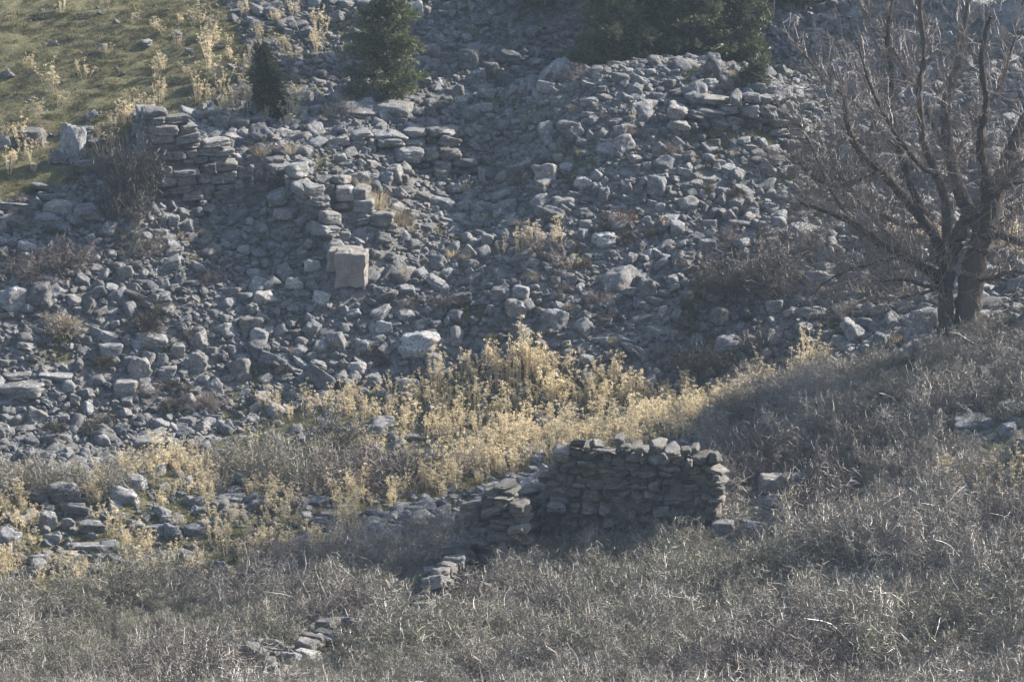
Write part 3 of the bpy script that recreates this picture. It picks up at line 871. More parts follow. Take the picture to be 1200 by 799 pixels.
def tuft(seed, mats, n=120, L=0.4, w=0.006, lean=0.55, base=0.12):
    rr = random.Random(seed); mb = MB()
    for _ in range(n):
        a = rr.uniform(0, 6.283); l = L * rr.uniform(0.5, 1.15); t = rr.uniform(0, lean)
        d = Vector((math.cos(a) * t, math.sin(a) * t, 1)).normalized()
        p = Vector((math.cos(a) * rr.uniform(0, base), math.sin(a) * rr.uniform(0, base), -0.02))
        side = Vector((-math.sin(a + rr.gauss(0, 0.8)), math.cos(a + rr.gauss(0, .8)), 0)) * w * rr.uniform(0.6, 1.2)
        b = len(mb.V)
        droop = Vector((math.cos(a), math.sin(a), -0.4)) * l * rr.uniform(0.1, 0.45)
        m1 = p + d * l * 0.55; tip = p + d * l * 0.9 + droop
        mb.V += [p - side, p + side, m1 + side * 0.7, m1 - side * 0.7, tip]
        mb.F += [(b, b + 1, b + 2, b + 3), (b + 3, b + 2, b + 4)]; mb.M += [0, 0]
    return mb.mesh("tuft", mats)

def straw_plant(seed, H=0.6, stems=9, spread=0.35, dens=1.0):
    """dry yellowed flowering stalks, each ending in little rounded heads"""
    rr = random.Random(seed); mb = MB()
    def head(p, r):
        for _ in range(int(15 * dens)):
            d = rdir(rr); d.z = abs(d.z) * 0.8 - 0.15
            q = p + d * r * rr.uniform(0.35, 1.0)
            mb.leaf(q, rdir(rr), r * rr.uniform(0.25, 0.42), r * rr.uniform(0.4, 0.7), rdir(rr), 0)
    for _ in range(stems):
        a = rr.uniform(0, 6.283); t = rr.uniform(0, 1) * spread
        d = Vector((math.cos(a) * t, math.sin(a) * t, 1)).normalized()
        L = H * rr.uniform(0.5, 1.1)
        base = Vector((math.cos(a) * rr.uniform(0, 0.12), math.sin(a) * rr.uniform(0, 0.12), -0.03))
        P = path(rr, base, d, L, 4, 0.07)
        mb.tube(P, (0.008, 0.007, 0.006, 0.005, 0.004), 3, 1)
        head(P[-1], rr.uniform(0.035, 0.06))
        for _ in range(rr.randrange(3, 6)):
            q = rr.uniform(0.45, 1.0) * 3.99; i = int(q)
            p = P[i].lerp(P[i + 1], q - i)
            dd = (d + rdir(rr) * 0.8).normalized()
            Q = path(rr, p, dd, L * rr.uniform(0.12, 0.26), 2, 0.12, 0.15)
            mb.tube(Q, (0.005, 0.004, 0.003), 3, 1)
            head(Q[-1], rr.uniform(0.028, 0.05))
        for _ in range(int(8 * dens)):
            q = rr.uniform(0.1, 0.9) * 3.99; i = int(q)
            p = P[i].lerp(P[i + 1], q - i)
            dd = rdir(rr); dd.z -= 0.3
            mb.leaf(p, dd.normalized(), 0.010, rr.uniform(0.03, 0.07), rdir(rr), 0)
    return mb.mesh("straw_plant", [M_STRAW, M_STALK])

def cushion(seed, mats, Rr=0.4, n=260, leaves=5):
    rr = random.Random(seed); mb = MB()
    for _ in range(n):
        d = rdir(rr); d.z = abs(d.z)
        l = Rr * rr.uniform(0.7, 1.08)
        p = Vector((0, 0, 0)) + d * l * 0.35
        Q = path(rr, p, d, l * 0.65, 2, 0.15)
        mb.tube(Q, (0.006, 0.004, 0.002), 3, 0)
        for _ in range(leaves):
            q = Q[1].lerp(Q[2], rr.random())
            mb.leaf(q + rv(rr, 0.015), (d + rdir(rr) * 0.8).normalized(), 0.012, rr.uniform(0.025, 0.05), rdir(rr), 1)
    return mb.mesh("cushion", mats)

SHRUB = [tangle(600 + k, [M_TWIG, M_CANE], H=0.72 + 0.07 * (k % 3), canes=1 if k == 2 else 0) for k in range(7)]
SHRUB_OLIVE = [tangle(640 + k, [M_TWIG, M_OLIVE], H=0.74, leaves=2, leafs=0.026, canes=0) for k in range(4)]
SHRUB_DARK = [bare_shrub(660 + k, [M_TWIGDK, M_OLIVE], H=0.8, spread=0.8, stems=20, side=10, sub=4, leaves=0, th=1.1) for k in range(3)]
SHRUB_DRY = [tangle(680 + k, [M_TREETWIG, M_TREETWIG], H=0.75, stems=20, th=0.95, canes=0) for k in range(3)]
STRAW = [straw_plant(700 + k, H=0.50 + 0.06 * (k % 4), stems=7 + k % 4, spread=0.45) for k in range(8)]
TUFT_TAWNY = [tuft(720 + k, [M_TAWNY], n=200, L=0.5, w=0.005, lean=0.8, base=0.2) for k in range(3)]
TUFT_GRASS = [tuft(740 + k, [M_GRASS], n=34, L=0.13, w=0.006, lean=1.2, base=0.12) for k in range(5)]
CUSH_DARK = [cushion(760 + k, [M_TWIGDK, M_CUSHION]) for k in range(2)]
CUSH_STRAW = [cushion(770 + k, [M_TWIG, M_TAWNY], n=320) for k in range(2)]
CUSH_RUST = [cushion(780 + k, [M_TWIGDK, M_REDDISH], n=220) for k in range(1)]

def plant(name, me, u, v, s, label, cat, group=None, sz=1.0, sx=1.0, pos=None):
    p = pos or hit(u, v)
    o = link(name, me)
    o.location = (p[0], p[1], p[2] - 0.02)
    o.rotation_euler = (R.gauss(0, 0.07), R.gauss(0, 0.07), R.uniform(0, 6.283))
    o.scale = (s * sx, s * sx, s * sz)
    tag(o, label, cat, group)
    return o

# single shrubs the photo shows
SHR = [ # u, v(foot), pool, scale, zscale, label
 (146,246,SHRUB_DARK,1.1,1.75,"tall dark dry bush leaning on the shaded flank of the wall corner"),
 (166,246,SHRUB_DARK,0.8,2.3,"narrow dark dry bush between the grass and the wall corner"),
 (132,258,SHRUB_DARK,0.9,1.2,"low dark dry bush left of the tall one at the wall corner"),
 (158,266,SHRUB_DARK,0.9,1.2,"dark twiggy bush at the foot of the wall corner"),
 (75,318,SHRUB_DRY,1.15,1.0,"brownish bare bush left of the coursed wall corner, higher of two"),
 (40,322,SHRUB_DRY,1.1,0.7,"low brownish bare bush at the left above the rounded rocks"),
 (160,292,SHRUB_OLIVE,0.85,0.8,"grey green bush below the dark dry bush"),
 (182,297,SHRUB_DRY,0.6,0.8,"small brown bare bush right of the grey green bush"),
 (75,388,CUSH_STRAW,1.15,0.85,"rounded straw-coloured cushion shrub among grey stones"),
 (170,390,CUSH_DARK,1.2,0.95,"taller of the two dark cushion shrubs on the left rubble"),
 (188,372,CUSH_DARK,0.8,0.9,"dark cushion shrub joined to the right of the taller one"),
 (226,398,CUSH_DARK,0.95,0.75,"flat dark cushion shrub right of the taller one"),
 (125,425,CUSH_DARK,0.75,0.7,"small dark cushion shrub above the tabular stones"),
 (120,498,CUSH_DARK,0.9,0.7,"dark low bush in the hollow above the green bush"),
 (65,505,CUSH_DARK,0.8,0.7,"dark low bush at the left edge of the hollow"),
 (310,225,SHRUB_DARK,0.75,0.8,"dark bare bush at the head of the stepped wall"),
 (340,180,TUFT_TAWNY,1.1,0.7,"wide tuft of tawny grass behind the stepped wall, right part"),
 (310,182,TUFT_TAWNY,1.0,0.7,"wide tuft of tawny grass behind the stepped wall, left part"),
 (440,245,TUFT_TAWNY,1.2,1.1,"tawny grass tuft on the cross wall, upper one"),
 (468,262,TUFT_TAWNY,1.2,1.0,"tawny grass tuft on the cross wall, lower one"),
 (425,222,TUFT_TAWNY,0.8,1.0,"small tawny grass tuft at the top of the cross wall"),
 (240,235,TUFT_TAWNY,0.9,0.8,"tawny grass beside the foot of the coursed wall face"),
 (635,298,SHRUB_DRY,1.0,0.75,"pale dry bush in the middle of the rubble slope"),
 (725,262,CUSH_RUST,1.15,0.7,"rusty brown low bush on the rubble slope"),
 (735,280,CUSH_DARK,0.9,0.6,"dark low bush under the rusty brown one"),
 (705,268,CUSH_DARK,0.8,0.6,"dark low bush left under the rusty brown one"),
 (590,160,CUSH_DARK,0.6,0.9,"small dark bush right of the ruined rear wall"),
 (395,140,SHRUB_DARK,0.7,0.9,"dark bush left of the slab on the rear wall"),
 (865,335,SHRUB_DRY,1.35,1.0,"grey brush left of the bare tree, largest of the patch"),
 (900,315,SHRUB_DRY,1.2,1.0,"grey brush left of the bare tree, upper right of the patch"),
 (850,355,SHRUB_DARK,1.0,0.9,"dark brush at the lower left of the grey brush patch"),
 (905,345,SHRUB_DARK,1.2,0.9,"dark brush under the grey brush patch"),
 (940,300,SHRUB_DRY,1.1,0.9,"grey brush under the low left limbs of the bare tree"),
 (815,440,SHRUB_DARK,1.0,0.9,"dark bare bush in the shade above the straw strip"),
 (890,415,SHRUB_DARK,0.8,0.8,"small dark bare bush below the pale oblong boulder"),
 (850,440,SHRUB_DARK,0.8,0.8,"dark bare bush above the right end of the straw strip"),
 (600,432,CUSH_DARK,0.7,0.8,"dark low bush behind the tall straw stalks"),
 (1175,60,CUSH_DARK,0.8,1.0,"dark bush on the cliff at the top right"),
 (20,575,SHRUB_OLIVE,1.35,1.0,"green bush at the left edge, leftmost of three"),
 (55,572,SHRUB_OLIVE,1.0,0.9,"low green bush behind the triangular boulder"),
 (118,580,SHRUB_OLIVE,1.15,1.0,"green bush right of the triangular boulder"),
 (300,560,SHRUB_OLIVE,1.4,0.95,"big olive bush left in the bush clump below the slope"),
 (350,565,SHRUB_OLIVE,1.45,1.1,"big olive bush in the middle of the bush clump"),
 (270,552,SHRUB_OLIVE,1.1,0.8,"low olive bush at the left end of the bush clump"),
 (400,575,SHRUB_DRY,1.3,1.1,"brown bare bush right in the bush clump"),
 (440,570,SHRUB_DRY,1.25,1.0,"brown bare bush at the right of the bush clump"),
 (480,565,SHRUB_DARK,1.1,0.9,"dark bare bush at the right end of the bush clump"),
 (530,560,SHRUB_DARK,0.9,0.7,"low dark bush amid the straw right of the bush clump"),
 (380,540,SHRUB_DARK,1.2,1.1,"dark bare bush at the back of the bush clump"),
 (315,602,CUSH_DARK,0.8,0.7,"dark low bush under the olive bush clump"),
 (310,655,SHRUB_DRY,0.9,0.8,"purplish bare bush at the edge of the thicket"),
 (60,372,SHRUB_OLIVE,0.5,0.6,"small grey green tuft beside the rounded cushion shrub"),
 (1060,545,SHRUB_OLIVE,0.8,0.8,"green tinged bush left of the white slab"),
 (1035,555,SHRUB_OLIVE,0.7,0.8,"second green tinged bush left of the white slab"),
 (990,365,SHRUB_OLIVE,0.5,1.0,"thin pale weed on the shaded stones left of the tree foot"),
]
for (u, v, pool, s, zs, lab) in SHR:
    plant("shrub", pool[R.randrange(len(pool))], u, v, s, lab, "shrub", "shrubs and tufts on the rubble slope", sz=zs)

# little plants growing between the stones
X = rng.uniform(-13, 13, 900); Y = rng.uniform(67, 79, 900)
z, u, v, tk, ye, gr, fe = classify(X, Y)
nl = 0
for x, y, zz, uu, vv, bad in zip(X, Y, z, u, v, tk | ye | gr):
    if bad or not (0 < uu < 1200 and 90 < vv < 520) or nl >= 190: continue
    nl += 1
    q = rng.uniform()
    if q < 0.42: pool, w, s = TUFT_TAWNY, "tuft of tawny dry grass among the stones", rng.uniform(0.3, 0.7)
    elif q < 0.72: pool, w, s = CUSH_DARK, "dark low cushion plant among the stones", rng.uniform(0.35, 0.8)
    elif q < 0.86: pool, w, s = CUSH_STRAW, "straw-coloured cushion plant among the stones", rng.uniform(0.3, 0.6)
    else: pool, w, s = SHRUB_DRY, "bare brown twiggy plant among the stones", rng.uniform(0.3, 0.6)
    ww = where(uu, vv) if len((w + where(uu, vv)).split()) < 16 else "on the slope"
    plant("small_plant", pool[rng.randint(len(pool))], 0, 0, s, f"{w} {ww}", "plant", "small plants between the stones", sz=rng.uniform(0.6, 1.0), pos=(x, y, zz + 0.03))

# the thicket of bare grey shrubs in the foreground
th = []
tries = 6000
X = rng.uniform(-13.5, 13.5, tries); Y = rng.uniform(46, 69, tries)
z, u, v, tk, ye, gr, fe = classify(X, Y)
cell.clear()
WALLFRONT = [(535,560),(640,560),(845,560),(850,672),(720,700),(640,715),(560,715),(500,690)]
wf = in_poly(u, v, WALLFRONT)
BARE = [(a, b, 20) for a, b in ((500, 715), (512, 695), (525, 680), (538, 665), (275, 800), (300, 788), (330, 775), (360, 762), (390, 748), (405, 740))] + [(a, b, w) for (a, b, w, h, k, pl) in MAN if (b > 650 or (a > 830 and b > 470)) and a > 250]
big = vnoise2(X / 1.6, Y / 1.4, 33) + 0.5 * vnoise2(X / 0.6, Y / 0.6, 34)
for x, y, zz, uu, vv, t, w, bg in zip(X, Y, z, u, v, tk, wf, big):
    if not t or uu < -90 or uu > 1290 or vv > 900: continue
    s = max(0.45, 0.92 + 0.55 * bg + rng.normal(0, 0.16))
    if any(abs(uu - a) < 18 + wd * 0.5 and b - 4 < vv < b + 55 for (a, b, wd) in BARE):
        if rng.uniform() < 0.6: continue
        s = 0.36
    if w: s = min(s, 0.85 if vv < 675 else 1.05)
    if vv < 470 and uu > 830: s *= 0.7
    if not free(x, y, 0.30 * s, 0.62): continue
    put(x, y, 0.30 * s)
    th.append((x, y, zz, s, uu, vv, w))
print("thicket", len(th))
th.sort(key=lambda t: -(t[3] / t[1]) if in_frame(t[4], t[5], 25) else 1)
TH_LAND = [("foot of the bare tree", 1120, 400), ("free-standing dry-stone ruin", 735, 590), ("squat stub of the ruin", 578, 610),
           ("two-humped boulder", 915, 570), ("white slab at the right", 1140, 497), ("collapsed wall line at the bottom", 340, 760),
           ("bottom right corner", 1150, 760), ("bottom left corner", 40, 760), ("straw strip", 430, 610), ("bottom edge", 700, 770),
           ("broken footing of the ruin", 515, 690), ("right end of the dry-stone ruin", 845, 615), ("straw heads on the right bank", 1150, 580),
           ("right edge of the view", 1190, 680), ("left edge of the view", 10, 720), ("pale stone on the bank", 1003, 562), ("low stones right of the ruin", 880, 620)]
keepL = LANDMARKS
th_stuff = []
for i, (x, y, zz, s, uu, vv, w) in enumerate(th):
    g = vnoise2(np.array([x / 2.2]), np.array([y / 2.2]), 31)[0]
    olive = g > 0.12
    pool = SHRUB_OLIVE if olive else (SHRUB_DRY if g < -0.4 else SHRUB)
    if i < 236:
        LANDMARKS = TH_LAND
        lab = f"{'green tinged' if olive else 'brownish bare' if pool is SHRUB_DRY else 'grey bare'} {'tall' if s > 1.15 else 'low' if s < 0.75 else 'knee-high'} shrub {where(uu, vv)}"
        LANDMARKS = keepL
        plant("shrub", pool[rng.randint(len(pool))], 0, 0, s, lab, "shrub", "bare twiggy shrubs of the foreground thicket", sz=rng.uniform(0.8, 1.1), pos=(x, y, zz))
    else:
        th_stuff.append(((x, y, zz - 0.02), (rng.normal(0, .08), rng.normal(0, .08), rng.uniform(0, 6.28)), (s, s, s * rng.uniform(.8, 1.1)), rng.randint(7) if not olive else 7 + rng.randint(2)))
scatter_stuff("undergrowth", SHRUB + SHRUB_OLIVE[:2], th_stuff)

# dry straw-yellow flowering plants
st = []
X = rng.uniform(-12.5, 12.5, 5200); Y = rng.uniform(59, 74, 5200)
z, u, v, tk, ye, gr, fe = classify(X, Y)
cell.clear()
GAPS = [[(225,545),(260,510),(330,495),(420,490),(480,510),(530,535),(520,560),(460,575),(330,580),(250,572)],
        [(-50,520),(120,520),(140,570),(90,575),(-50,570)]]
LEFTST = [(a, b, w) for (a, b, w, h, k, pl) in MAN if b > 555 and a < 420]
gp = sum(in_poly(u, v, g).astype(int) for g in GAPS)
for x, y, zz, uu, vv, yy, g in zip(X, Y, z, u, v, ye, gp):
    if not yy or uu < -40 or uu > 1240: continue
    if g and rng.uniform() < 0.85: continue
    if uu < 420 and any(abs(uu - a) < 2 + wd * 0.5 and b - 4 < vv < b + 22 for (a, b, wd) in LEFTST): continue
    if uu < 250 and rng.uniform() < 0.08: continue
    dense = uu > 380
    if not dense and rng.uniform() < 0.15: continue
    if not free(x, y, 0.15 if dense else 0.19, 0.5): continue
    put(x, y, 0.15)
    s = rng.uniform(0.5, 0.95) * (1.0 if dense else 0.9)
    if 560 < uu < 680 and 415 < vv < 470: s *= 1.3
    st.append((x, y, zz, s, uu, vv))
EXTRA = [(935,452,1.0),(905,462,0.9),(865,475,1.1),(870,490,1.0),(845,500,0.9),(945,425,0.9),(620,440,1.5),(610,452,1.4),(640,450,1.3),(720,455,1.2),(740,470,1.1),(655,290,1.1),(630,285,0.9),(668,320,0.8),(610,300,0.9),(590,300,0.7),
         (500,165,0.5),(530,215,0.6),(545,230,0.6),(180,530,1.1),(192,545,0.9),(320,478,0.9),(310,480,0.7),(930,590,0.7),(926,600,0.8),(1108,560,0.6),(1130,560,0.6),(1150,570,0.8),(1170,560,0.7),(1185,570,0.8),(1010,600,0.6),(1090,575,0.7),(1120,580,0.75),(1145,590,0.7),(1165,585,0.8),(1195,590,0.8),(1180,600,0.7),(985,590,0.6),(1040,600,0.6),(945,615,0.6),(1195,545,0.7),(1060,590,0.6),
         (565,262,0.5),(740,140,0.5),(472,330,0.6),(575,350,0.4),(520,370,0.4),(780,270,0.6),(1070,285,1.0),(1085,290,1.1),(1060,290,0.9),(1100,292,1.0),(1155,290,1.0),(1175,292,1.1),(1190,290,1.1),(1165,300,0.9),(1195,305,0.9),(1050,285,0.8),(1115,300,0.9)]
for (a, b, s) in EXTRA:
    p = hit(a, b); st.append((p.x, p.y, p.z, s, a, b))
UP = [(232,112),(225,95),(245,90),(250,50),(240,45),(260,110),(275,70),(290,95),(265,140),(280,135),(255,130),(295,130),(240,60),(210,60),(185,80),(180,95),(125,15),(160,25),(60,110),(120,70),(100,95),(70,120),(35,80),
      (215,20),(75,15),(290,20),(300,45),(335,60),(345,75),(372,58),(375,45),(288,112),(302,110),(345,140),(352,125),(270,125),(50,150),(20,170),(140,145),(150,150),(132,155),(60,190),(45,200),(30,185),(20,205),(10,160),(120,160),(190,120),(170,130),(185,30),(285,85),(255,100),(330,35),(345,20),(225,30),
      (160,135),(145,140),(135,165),(50,180),(42,172),(150,130),(250,118),(262,96),(300,80),(310,150),(340,148)]
for (a, b) in UP:
    p = hit(a + R.gauss(0, 3), b + R.gauss(0, 3)); st.append((p.x, p.y, p.z, R.uniform(0.5, 1.0), a, b))
    if b > 25 and a > 180:
        p = hit(a + R.gauss(0, 8), b + R.gauss(0, 6)); st.append((p.x, p.y, p.z, R.uniform(0.4, 0.8), a, b))
print("straw", len(st))
st.sort(key=lambda t: -(t[3] / t[1]) if in_frame(t[4], t[5]) else 1)
ST_LAND = LANDMARKS
st_stuff = []
for i, (x, y, zz, s, uu, vv) in enumerate(st):
    k = rng.randint(len(STRAW))
    if i < 300:
        LANDMARKS = ST_LAND + [("left end of the straw strip", 120, 610), ("middle of the straw strip", 480, 480), ("right end of the straw strip", 840, 480), ("green grass slope", 120, 80)]
        size = "tall" if s > 0.95 else "low" if s < 0.65 else "mid-height"
        lab = f"{size} dry straw-yellow plant {where(uu, vv)}"
        plant("dry_plant", STRAW[k], 0, 0, s, lab, "plant", "dry straw-yellow plants in the sun", sz=rng.uniform(0.85, 1.25), pos=(x, y, zz))
    else:
        st_stuff.append(((x, y, zz - 0.02), (rng.normal(0, .08), rng.normal(0, .08), rng.uniform(0, 6.28)), (s, s, s * rng.uniform(.85, 1.2)), k))
LANDMARKS = keepL
if st_stuff: scatter_stuff("dry_weeds", STRAW, st_stuff)

# short grass
gs = []
X = rng.uniform(-14.5, 14.5, 62000); Y = rng.uniform(58, 88, 62000)
z, u, v, tk, ye, gr, fe = classify(X, Y)
patch = np.where(gr, vnoise2(X / 1.1, Y / 1.1, 41) + 0.6 * vnoise2(X / 0.45, Y / 0.45, 42), vnoise2(X / 1.3, Y / 1.3, 21) + 0.5 * vnoise2(X / 0.5, Y / 0.5, 22))
dens = np.where(gr, np.where(patch > -0.25, 0.9, 0.3), np.where(ye, 0.55, np.where(fe, 0.35, np.where(patch > 0.55, 0.75, 0.04))))
dens = np.where(tk, 0.3, dens)
dens = np.where((u < -60) | (u > 1260) | (v < -60), 0, dens)
kp = rng.uniform(0, 1, 62000) < dens
for x, y, zz, p in zip(X[kp], Y[kp], z[kp], patch[kp]):
    s = rng.uniform(0.5, 1.15)
    gs.append(((x, y, zz - 0.01), (rng.normal(0, .1), rng.normal(0, .1), rng.uniform(0, 6.28)), (s * 1.2, s * 1.2, s * rng.uniform(0.6, 1.2)), rng.randint(5)))
scatter_stuff("grass", TUFT_GRASS, gs)

# ------------------------------------------------------------------ conifers
def conifer(label, u, v, H, Rad, seed, group=None, pos=None, bottom=0.03, clumps=1.0, power=0.85):
    rr = random.Random(seed)
    p0 = pos or hit(u, v)
    root = link("conifer_tree", None); root.location = p0
    root.empty_display_size = 0.3
    tag(root, label, "tree", group)
    tr = MB()
    tp = [Vector((rr.gauss(0, .02) * k, rr.gauss(0, .02) * k, -0.1 + (H + 0.05) * k / 7)) for k in range(8)]
    tr.tube(tp, [max(0.012, 0.028 * H * (1 - k / 7.2)) for k in range(8)], 7, 0)
    link("trunk", tr.mesh("trunk", [M_BARK], True), root)
    cr = MB(); br = MB()
    nb = int(36 * H ** 0.5)
    for b in range(nb):
        t = bottom + (1 - bottom) * ((b + rr.random()) / nb)
        z = t * H
        k = t * 7; i = min(int(k), 6); c = tp[i].lerp(tp[i + 1], k - i)
        a = b * 2.39996 + rr.gauss(0, 0.35)
        L = Rad * (1 - t) ** power * rr.uniform(0.5, 1.25) + 0.10 * (1 - t)
        if t < 0.12: L *= 0.8
        up = 0.12 + 0.5 * t + rr.gauss(0, 0.12)
        d = Vector((math.cos(a), math.sin(a), up)).normalized()
        Q = path(rr, c, d, L, 4, 0.07, -0.03)
        br.tube(Q, [0.02, 0.016, 0.011, 0.007, 0.003], 4, 0)
        ncl = int((10 + 46 * L) * clumps)
        for _ in range(ncl):
            q = (rr.random() ** 0.75) * 3.99; i = int(q)
            base = Q[i].lerp(Q[i + 1], q - i)
            wid = 0.10 + 0.28 * L * (1 - abs(q / 4 - 0.45))
            side = Vector((-math.sin(a), math.cos(a), 0)) * rr.gauss(0, wid * 0.55)
            cp = base + side + Vector((0, 0, rr.gauss(0, 0.05) - abs(side.length) * 0.1))
            sd = (d * 0.9 + side * 2.0 / max(wid, 0.05) * 0.35 + rv(rr, 0.35)).normalized()
            for _ in range(9):
                nd = (sd + rdir(rr) * 0.55).normalized()
                cr.leaf(cp + rv(rr, 0.03), nd, 0.030, rr.uniform(0.09, 0.19), rdir(rr), 0)
    link("branches", br.mesh("branches", [M_BARK], True), root)["kind"] = "stuff"
    link("crown", cr.mesh("crown", [M_NEEDLE]), root)
    return root
conifer("young dark conifer rising behind the ruined rear wall", 455, 116, 3.3, 1.0, 1)
conifer("small lone conifer among dry plants on the grass slope", 314, 136, 1.6, 0.44, 2, clumps=0.8, power=1.05)
GC = "dark conifers along the top of the mound"
for k, (u, y, H, rad, lab) in enumerate([
        (716, 79.6, 2.4, 1.25, "leftmost dark conifer of the clump behind the mound crest, sunlit on its left"),
        (760, 80.8, 3.0, 1.4, "dark conifer in the clump behind the crest, second from the left"),
        (812, 80.2, 2.9, 1.4, "dark conifer in the clump behind the crest, third from the left"),
        (858, 80.5, 2.7, 1.25, "rightmost dark conifer of the clump behind the crest"),
        (790, 82.2, 3.0, 1.5, "tall dark conifer at the back of the clump behind the crest"),
        (735, 82.0, 2.9, 1.4, "tall dark conifer at the left back of the clump")]):
    a, _ = ray(u, 80); conifer(lab, 0, 0, H, rad, 20 + k, GC, pos=Vector((a * y, y, float(ground(a * y, y)))))
for k, (u, v, H, rad, lab) in enumerate([(625, 2, 4.0, 1.2, "dark conifer foot at the top edge above the scree"), (930, 6, 3.6, 0.9, "dark conifer foot at the top edge right of the clump")]):
    conifer(lab, u, v, H, rad, 40 + k, GC)
conifer("tiny dark conifer seedling behind the terrace wall", 881, 100, 0.5, 0.2, 50)
# the wood goes on uphill above the picture and throws its shade on the scree
for k, (x, y) in enumerate([(8, 86.6), (10, 87.4), (12, 86.4), (13.8, 85.2), (15.5, 86.6), (15.2, 83.2), (17.2, 84.6), (17.5, 81.8), (19.5, 86), (20, 83)]):
    conifer("dark conifer of the wood uphill above the scree", 0, 0, 4.2 + (k * 37 % 10) * 0.12, 1.4, 60 + k, "conifers of the wood uphill", pos=Vector((x, y, float(ground(x, y)))), clumps=0.6)

# ------------------------------------------------------------------ the bare tree
def catmull(P, n=4):
    out = []
    for i in range(len(P) - 1):
        p0 = P[max(i - 1, 0)]; p1 = P[i]; p2 = P[i + 1]; p3 = P[min(i + 2, len(P) - 1)]
        for k in range(n):
            t = k / n
            out.append(0.5 * ((2 * p1) + (p2 - p0) * t + (2 * p0 - 5 * p1 + 4 * p2 - p3) * t * t + (3 * p1 - p0 - 3 * p2 + p3) * t ** 3))
    out.append(P[-1]); return out

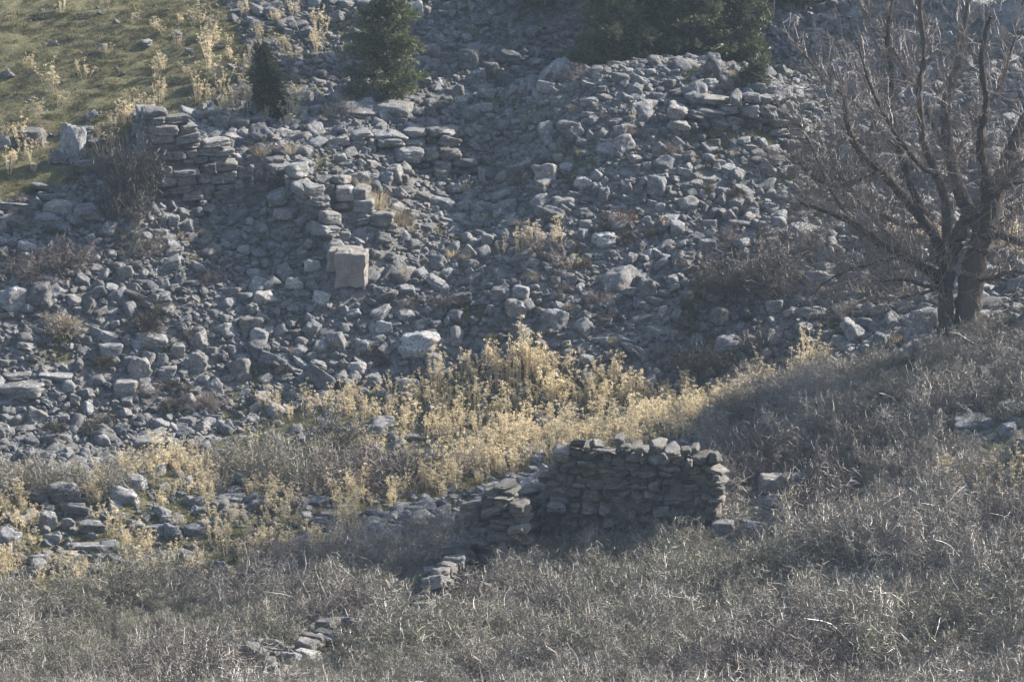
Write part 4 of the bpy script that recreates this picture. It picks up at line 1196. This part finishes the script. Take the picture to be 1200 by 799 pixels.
def bare_tree():
    rr = random.Random(77)
    Y0 = 66.2
    foot = at_depth(1127, 404, Y0)
    foot.z = float(ground(foot.x, foot.y))
    root = link("bare_tree", None); root.location = foot
    root.empty_display_size = 0.5
    tag(root, "old bare leafless tree with twin trunk and many crooked limbs at the right", "tree")
    px = px_m(Y0)
    def P(u, v, d=0): return at_depth(u, v, Y0 + d) - foot
    limbs = [ # name, points (u, v, depth offset), start radius px, end radius px, twigs
     ("trunk", [(1131,415,0),(1132,380,0),(1137,341,0),(1142,310,0),(1149,285,0),(1158,262,0)], 21, 14, 6),
     ("trunk", [(1110,416,-.15),(1109,385,-.1),(1108,358,-.1),(1109,335,0),(1113,310,.1),(1124,280,.1),(1131,255,.2)], 13, 8, 10),
     ("limb", [(1158,265,0),(1168,225,.2),(1180,188,.4),(1196,150,.5),(1218,110,.8),(1235,60,1)], 13, 5, 50),
     ("limb", [(1150,282,0),(1156,235,-.4),(1152,195,-.7),(1149,160,-.9),(1156,120,-1.1),(1150,70,-1.3),(1160,20,-1.4)], 9, 3, 50),
     ("limb", [(1148,268,0),(1128,232,.3),(1115,190,.6),(1108,140,.8),(1112,105,.9),(1124,72,1.0),(1127,40,1.1),(1136,0,1.2),(1140,-40,1.3)], 11, 3, 70),
     ("limb", [(1128,262,.2),(1110,284,.1),(1108,240,-.3),(1098,205,-.5),(1082,165,-.7),(1077,108,-.8),(1083,62,-1),(1078,15,-1.1),(1085,-30,-1.2)], 8, 2.5, 70),
     ("limb", [(1109,335,0),(1104,300,.2),(1090,265,.5),(1075,235,.7),(1058,186,.9),(1045,128,1.2),(1046,90,1.3),(1040,45,1.4),(1046,0,1.5)], 9, 2.5, 70),
     ("limb", [(1092,272,.4),(1060,232,0),(1030,198,-.3),(1008,178,-.5),(994,148,-.6),(990,112,-.7)], 7.5, 3.5, 60),
     ("limb", [(1106,325,0),(1080,312,-.4),(1058,300,-.7),(1026,282,-1.0),(1000,262,-1.2),(968,248,-1.4),(938,238,-1.6)], 8, 2, 80),
     ("limb", [(1100,330,.2),(1070,300,.6),(1035,270,1.0),(1000,225,1.2),(975,195,1.3)], 5.5, 2, 60),
     ("limb", [(1160,275,0),(1178,278,-.2),(1200,286,-.3),(1228,280,-.4),(1260,262,-.5)], 6, 2.5, 40),
     ("limb", [(1155,285,.1),(1180,262,.6),(1200,235,.9),(1225,200,1.2)], 7, 3, 50),
     ("limb", [(1104,340,-.1),(1085,335,-.6),(1060,328,-1.0),(1030,330,-1.3)], 4, 1.2, 40),
     ("limb", [(1140,330,0),(1165,325,-.4),(1190,318,-.6),(1215,325,-.8)], 4, 1.5, 30),
     ("limb", [(1059,190,.9),(1030,150,1.2),(1000,120,1.3),(968,95,1.4),(940,60,1.5)], 3.5, 1, 50),
     ("limb", [(1112,190,.6),(1090,140,1),(1066,90,1.2),(1040,50,1.4),(1010,10,1.5)], 3.5, 1, 50),
     ("limb", [(1116,192,.6),(1140,150,1.2),(1172,100,1.4),(1190,40,1.6)], 4, 1.5, 50),
     ("limb", [(1030,200,-.3),(1000,215,-.6),(965,215,-.8),(935,190,-1.0)], 3, 1, 50),
     ("limb", [(1058,300,-.7),(1020,310,-1.1),(985,320,-1.4),(950,345,-1.6)], 3, 1, 40),
     ("limb", [(1000,262,-1.2),(975,225,-1.4),(955,180,-1.5),(935,140,-1.6)], 2.6, 1, 40),
     ("limb", [(1098,205,-.5),(1075,190,-1.0),(1045,150,-1.3),(1020,100,-1.5),(1005,50,-1.6)], 4, 1.2, 50),
     ("limb", [(1090,265,.5),(1055,262,.9),(1018,245,1.3),(985,240,1.5),(950,220,1.7)], 4.5, 1.2, 50),
     ("limb", [(1104,335,-.1),(1075,345,.4),(1045,350,.6),(1010,345,.8)], 3, 1, 30),
     ("limb", [(1168,225,.2),(1200,190,-.3),(1230,175,-.6)], 5, 2, 40),
     ("limb", [(1156,235,-.4),(1190,215,-.8),(1222,225,-1)], 4, 1.5, 40),
    ]
    for name, pts, r0, r1, ntw in limbs:
        C = catmull([P(*q) for q in pts], 5)
        n = len(C)
        C = [c + rv(rr, 0.006) for c in C]
        rad = [0.88 * px * (r0 + (r1 - r0) * (i / (n - 1)) ** 0.8) * rr.uniform(0.86, 1.14) for i in range(n)]
        if name == "trunk": rad[0] *= 1.25
        mb = MB(); mb.tube(C, rad, 9, 0)
        lo = link(name, mb.mesh(name, [M_BARK], True), root)
        tw = MB()
        for _ in range(int(ntw * 1.75)):
            q = rr.uniform(0.12, 1.0) * (n - 1.01); i = int(q)
            b = C[i].lerp(C[i + 1], q - i)
            along = (C[i + 1] - C[i]).normalized()
            d = (along * rr.uniform(0.2, 0.9) + rdir(rr) * 0.9 + Vector((-0.12, 0, 0.22))).normalized()
            L = rr.uniform(0.25, 1.25)
            Q = path(rr, b, d, L, 5, 0.17, 0.03)
            w = rr.uniform(0.006, 0.012)
            tw.tube(Q, [w, w * .85, w * .7, w * .55, w * .4, w * .2], 3, 0)
            for _ in range(rr.randrange(4, 9)):
                q2 = rr.uniform(0.2, 1) * 4.99; j = int(q2)
                b2 = Q[j].lerp(Q[j + 1], q2 - j)
                d2 = ((Q[j + 1] - Q[j]).normalized() + rdir(rr) * 0.75).normalized()
                W = path(rr, b2, d2, L * rr.uniform(0.15, 0.5), 3, 0.12, 0.03)
                tw.tube(W, [0.0055, 0.0048, 0.004, 0.002], 3, 0)
        t = link("twigs", tw.mesh("twigs", [M_TREETWIG]), lo)
        t["kind"] = "stuff"
bare_tree()

# ------------------------------------------------------------------ haze
if HAZE > 0:
    bm = bmesh.new()
    bmesh.ops.create_cube(bm, size=1)
    zlo = -30.0; zhi = 42.0
    for v in bm.verts:
        v.co = Vector((v.co.x * 340, 75 + v.co.y * 250, zlo if v.co.z < 0 else zhi))
    me = bpy.data.meshes.new("haze"); bm.to_mesh(me); bm.free()
    m, nt, N, L = new_mat("haze_air")
    pv = N.new("ShaderNodeVolumePrincipled")
    pv.inputs["Color"].default_value = (0.66, 0.82, 1.0, 1)
    pv.inputs["Density"].default_value = HAZE
    pv.inputs["Anisotropy"].default_value = 0.35
    o = N.new("ShaderNodeOutputMaterial"); L.new(pv.outputs[0], o.inputs["Volume"])
    me.materials.append(m)
    tag(link("haze", me), kind="stuff")
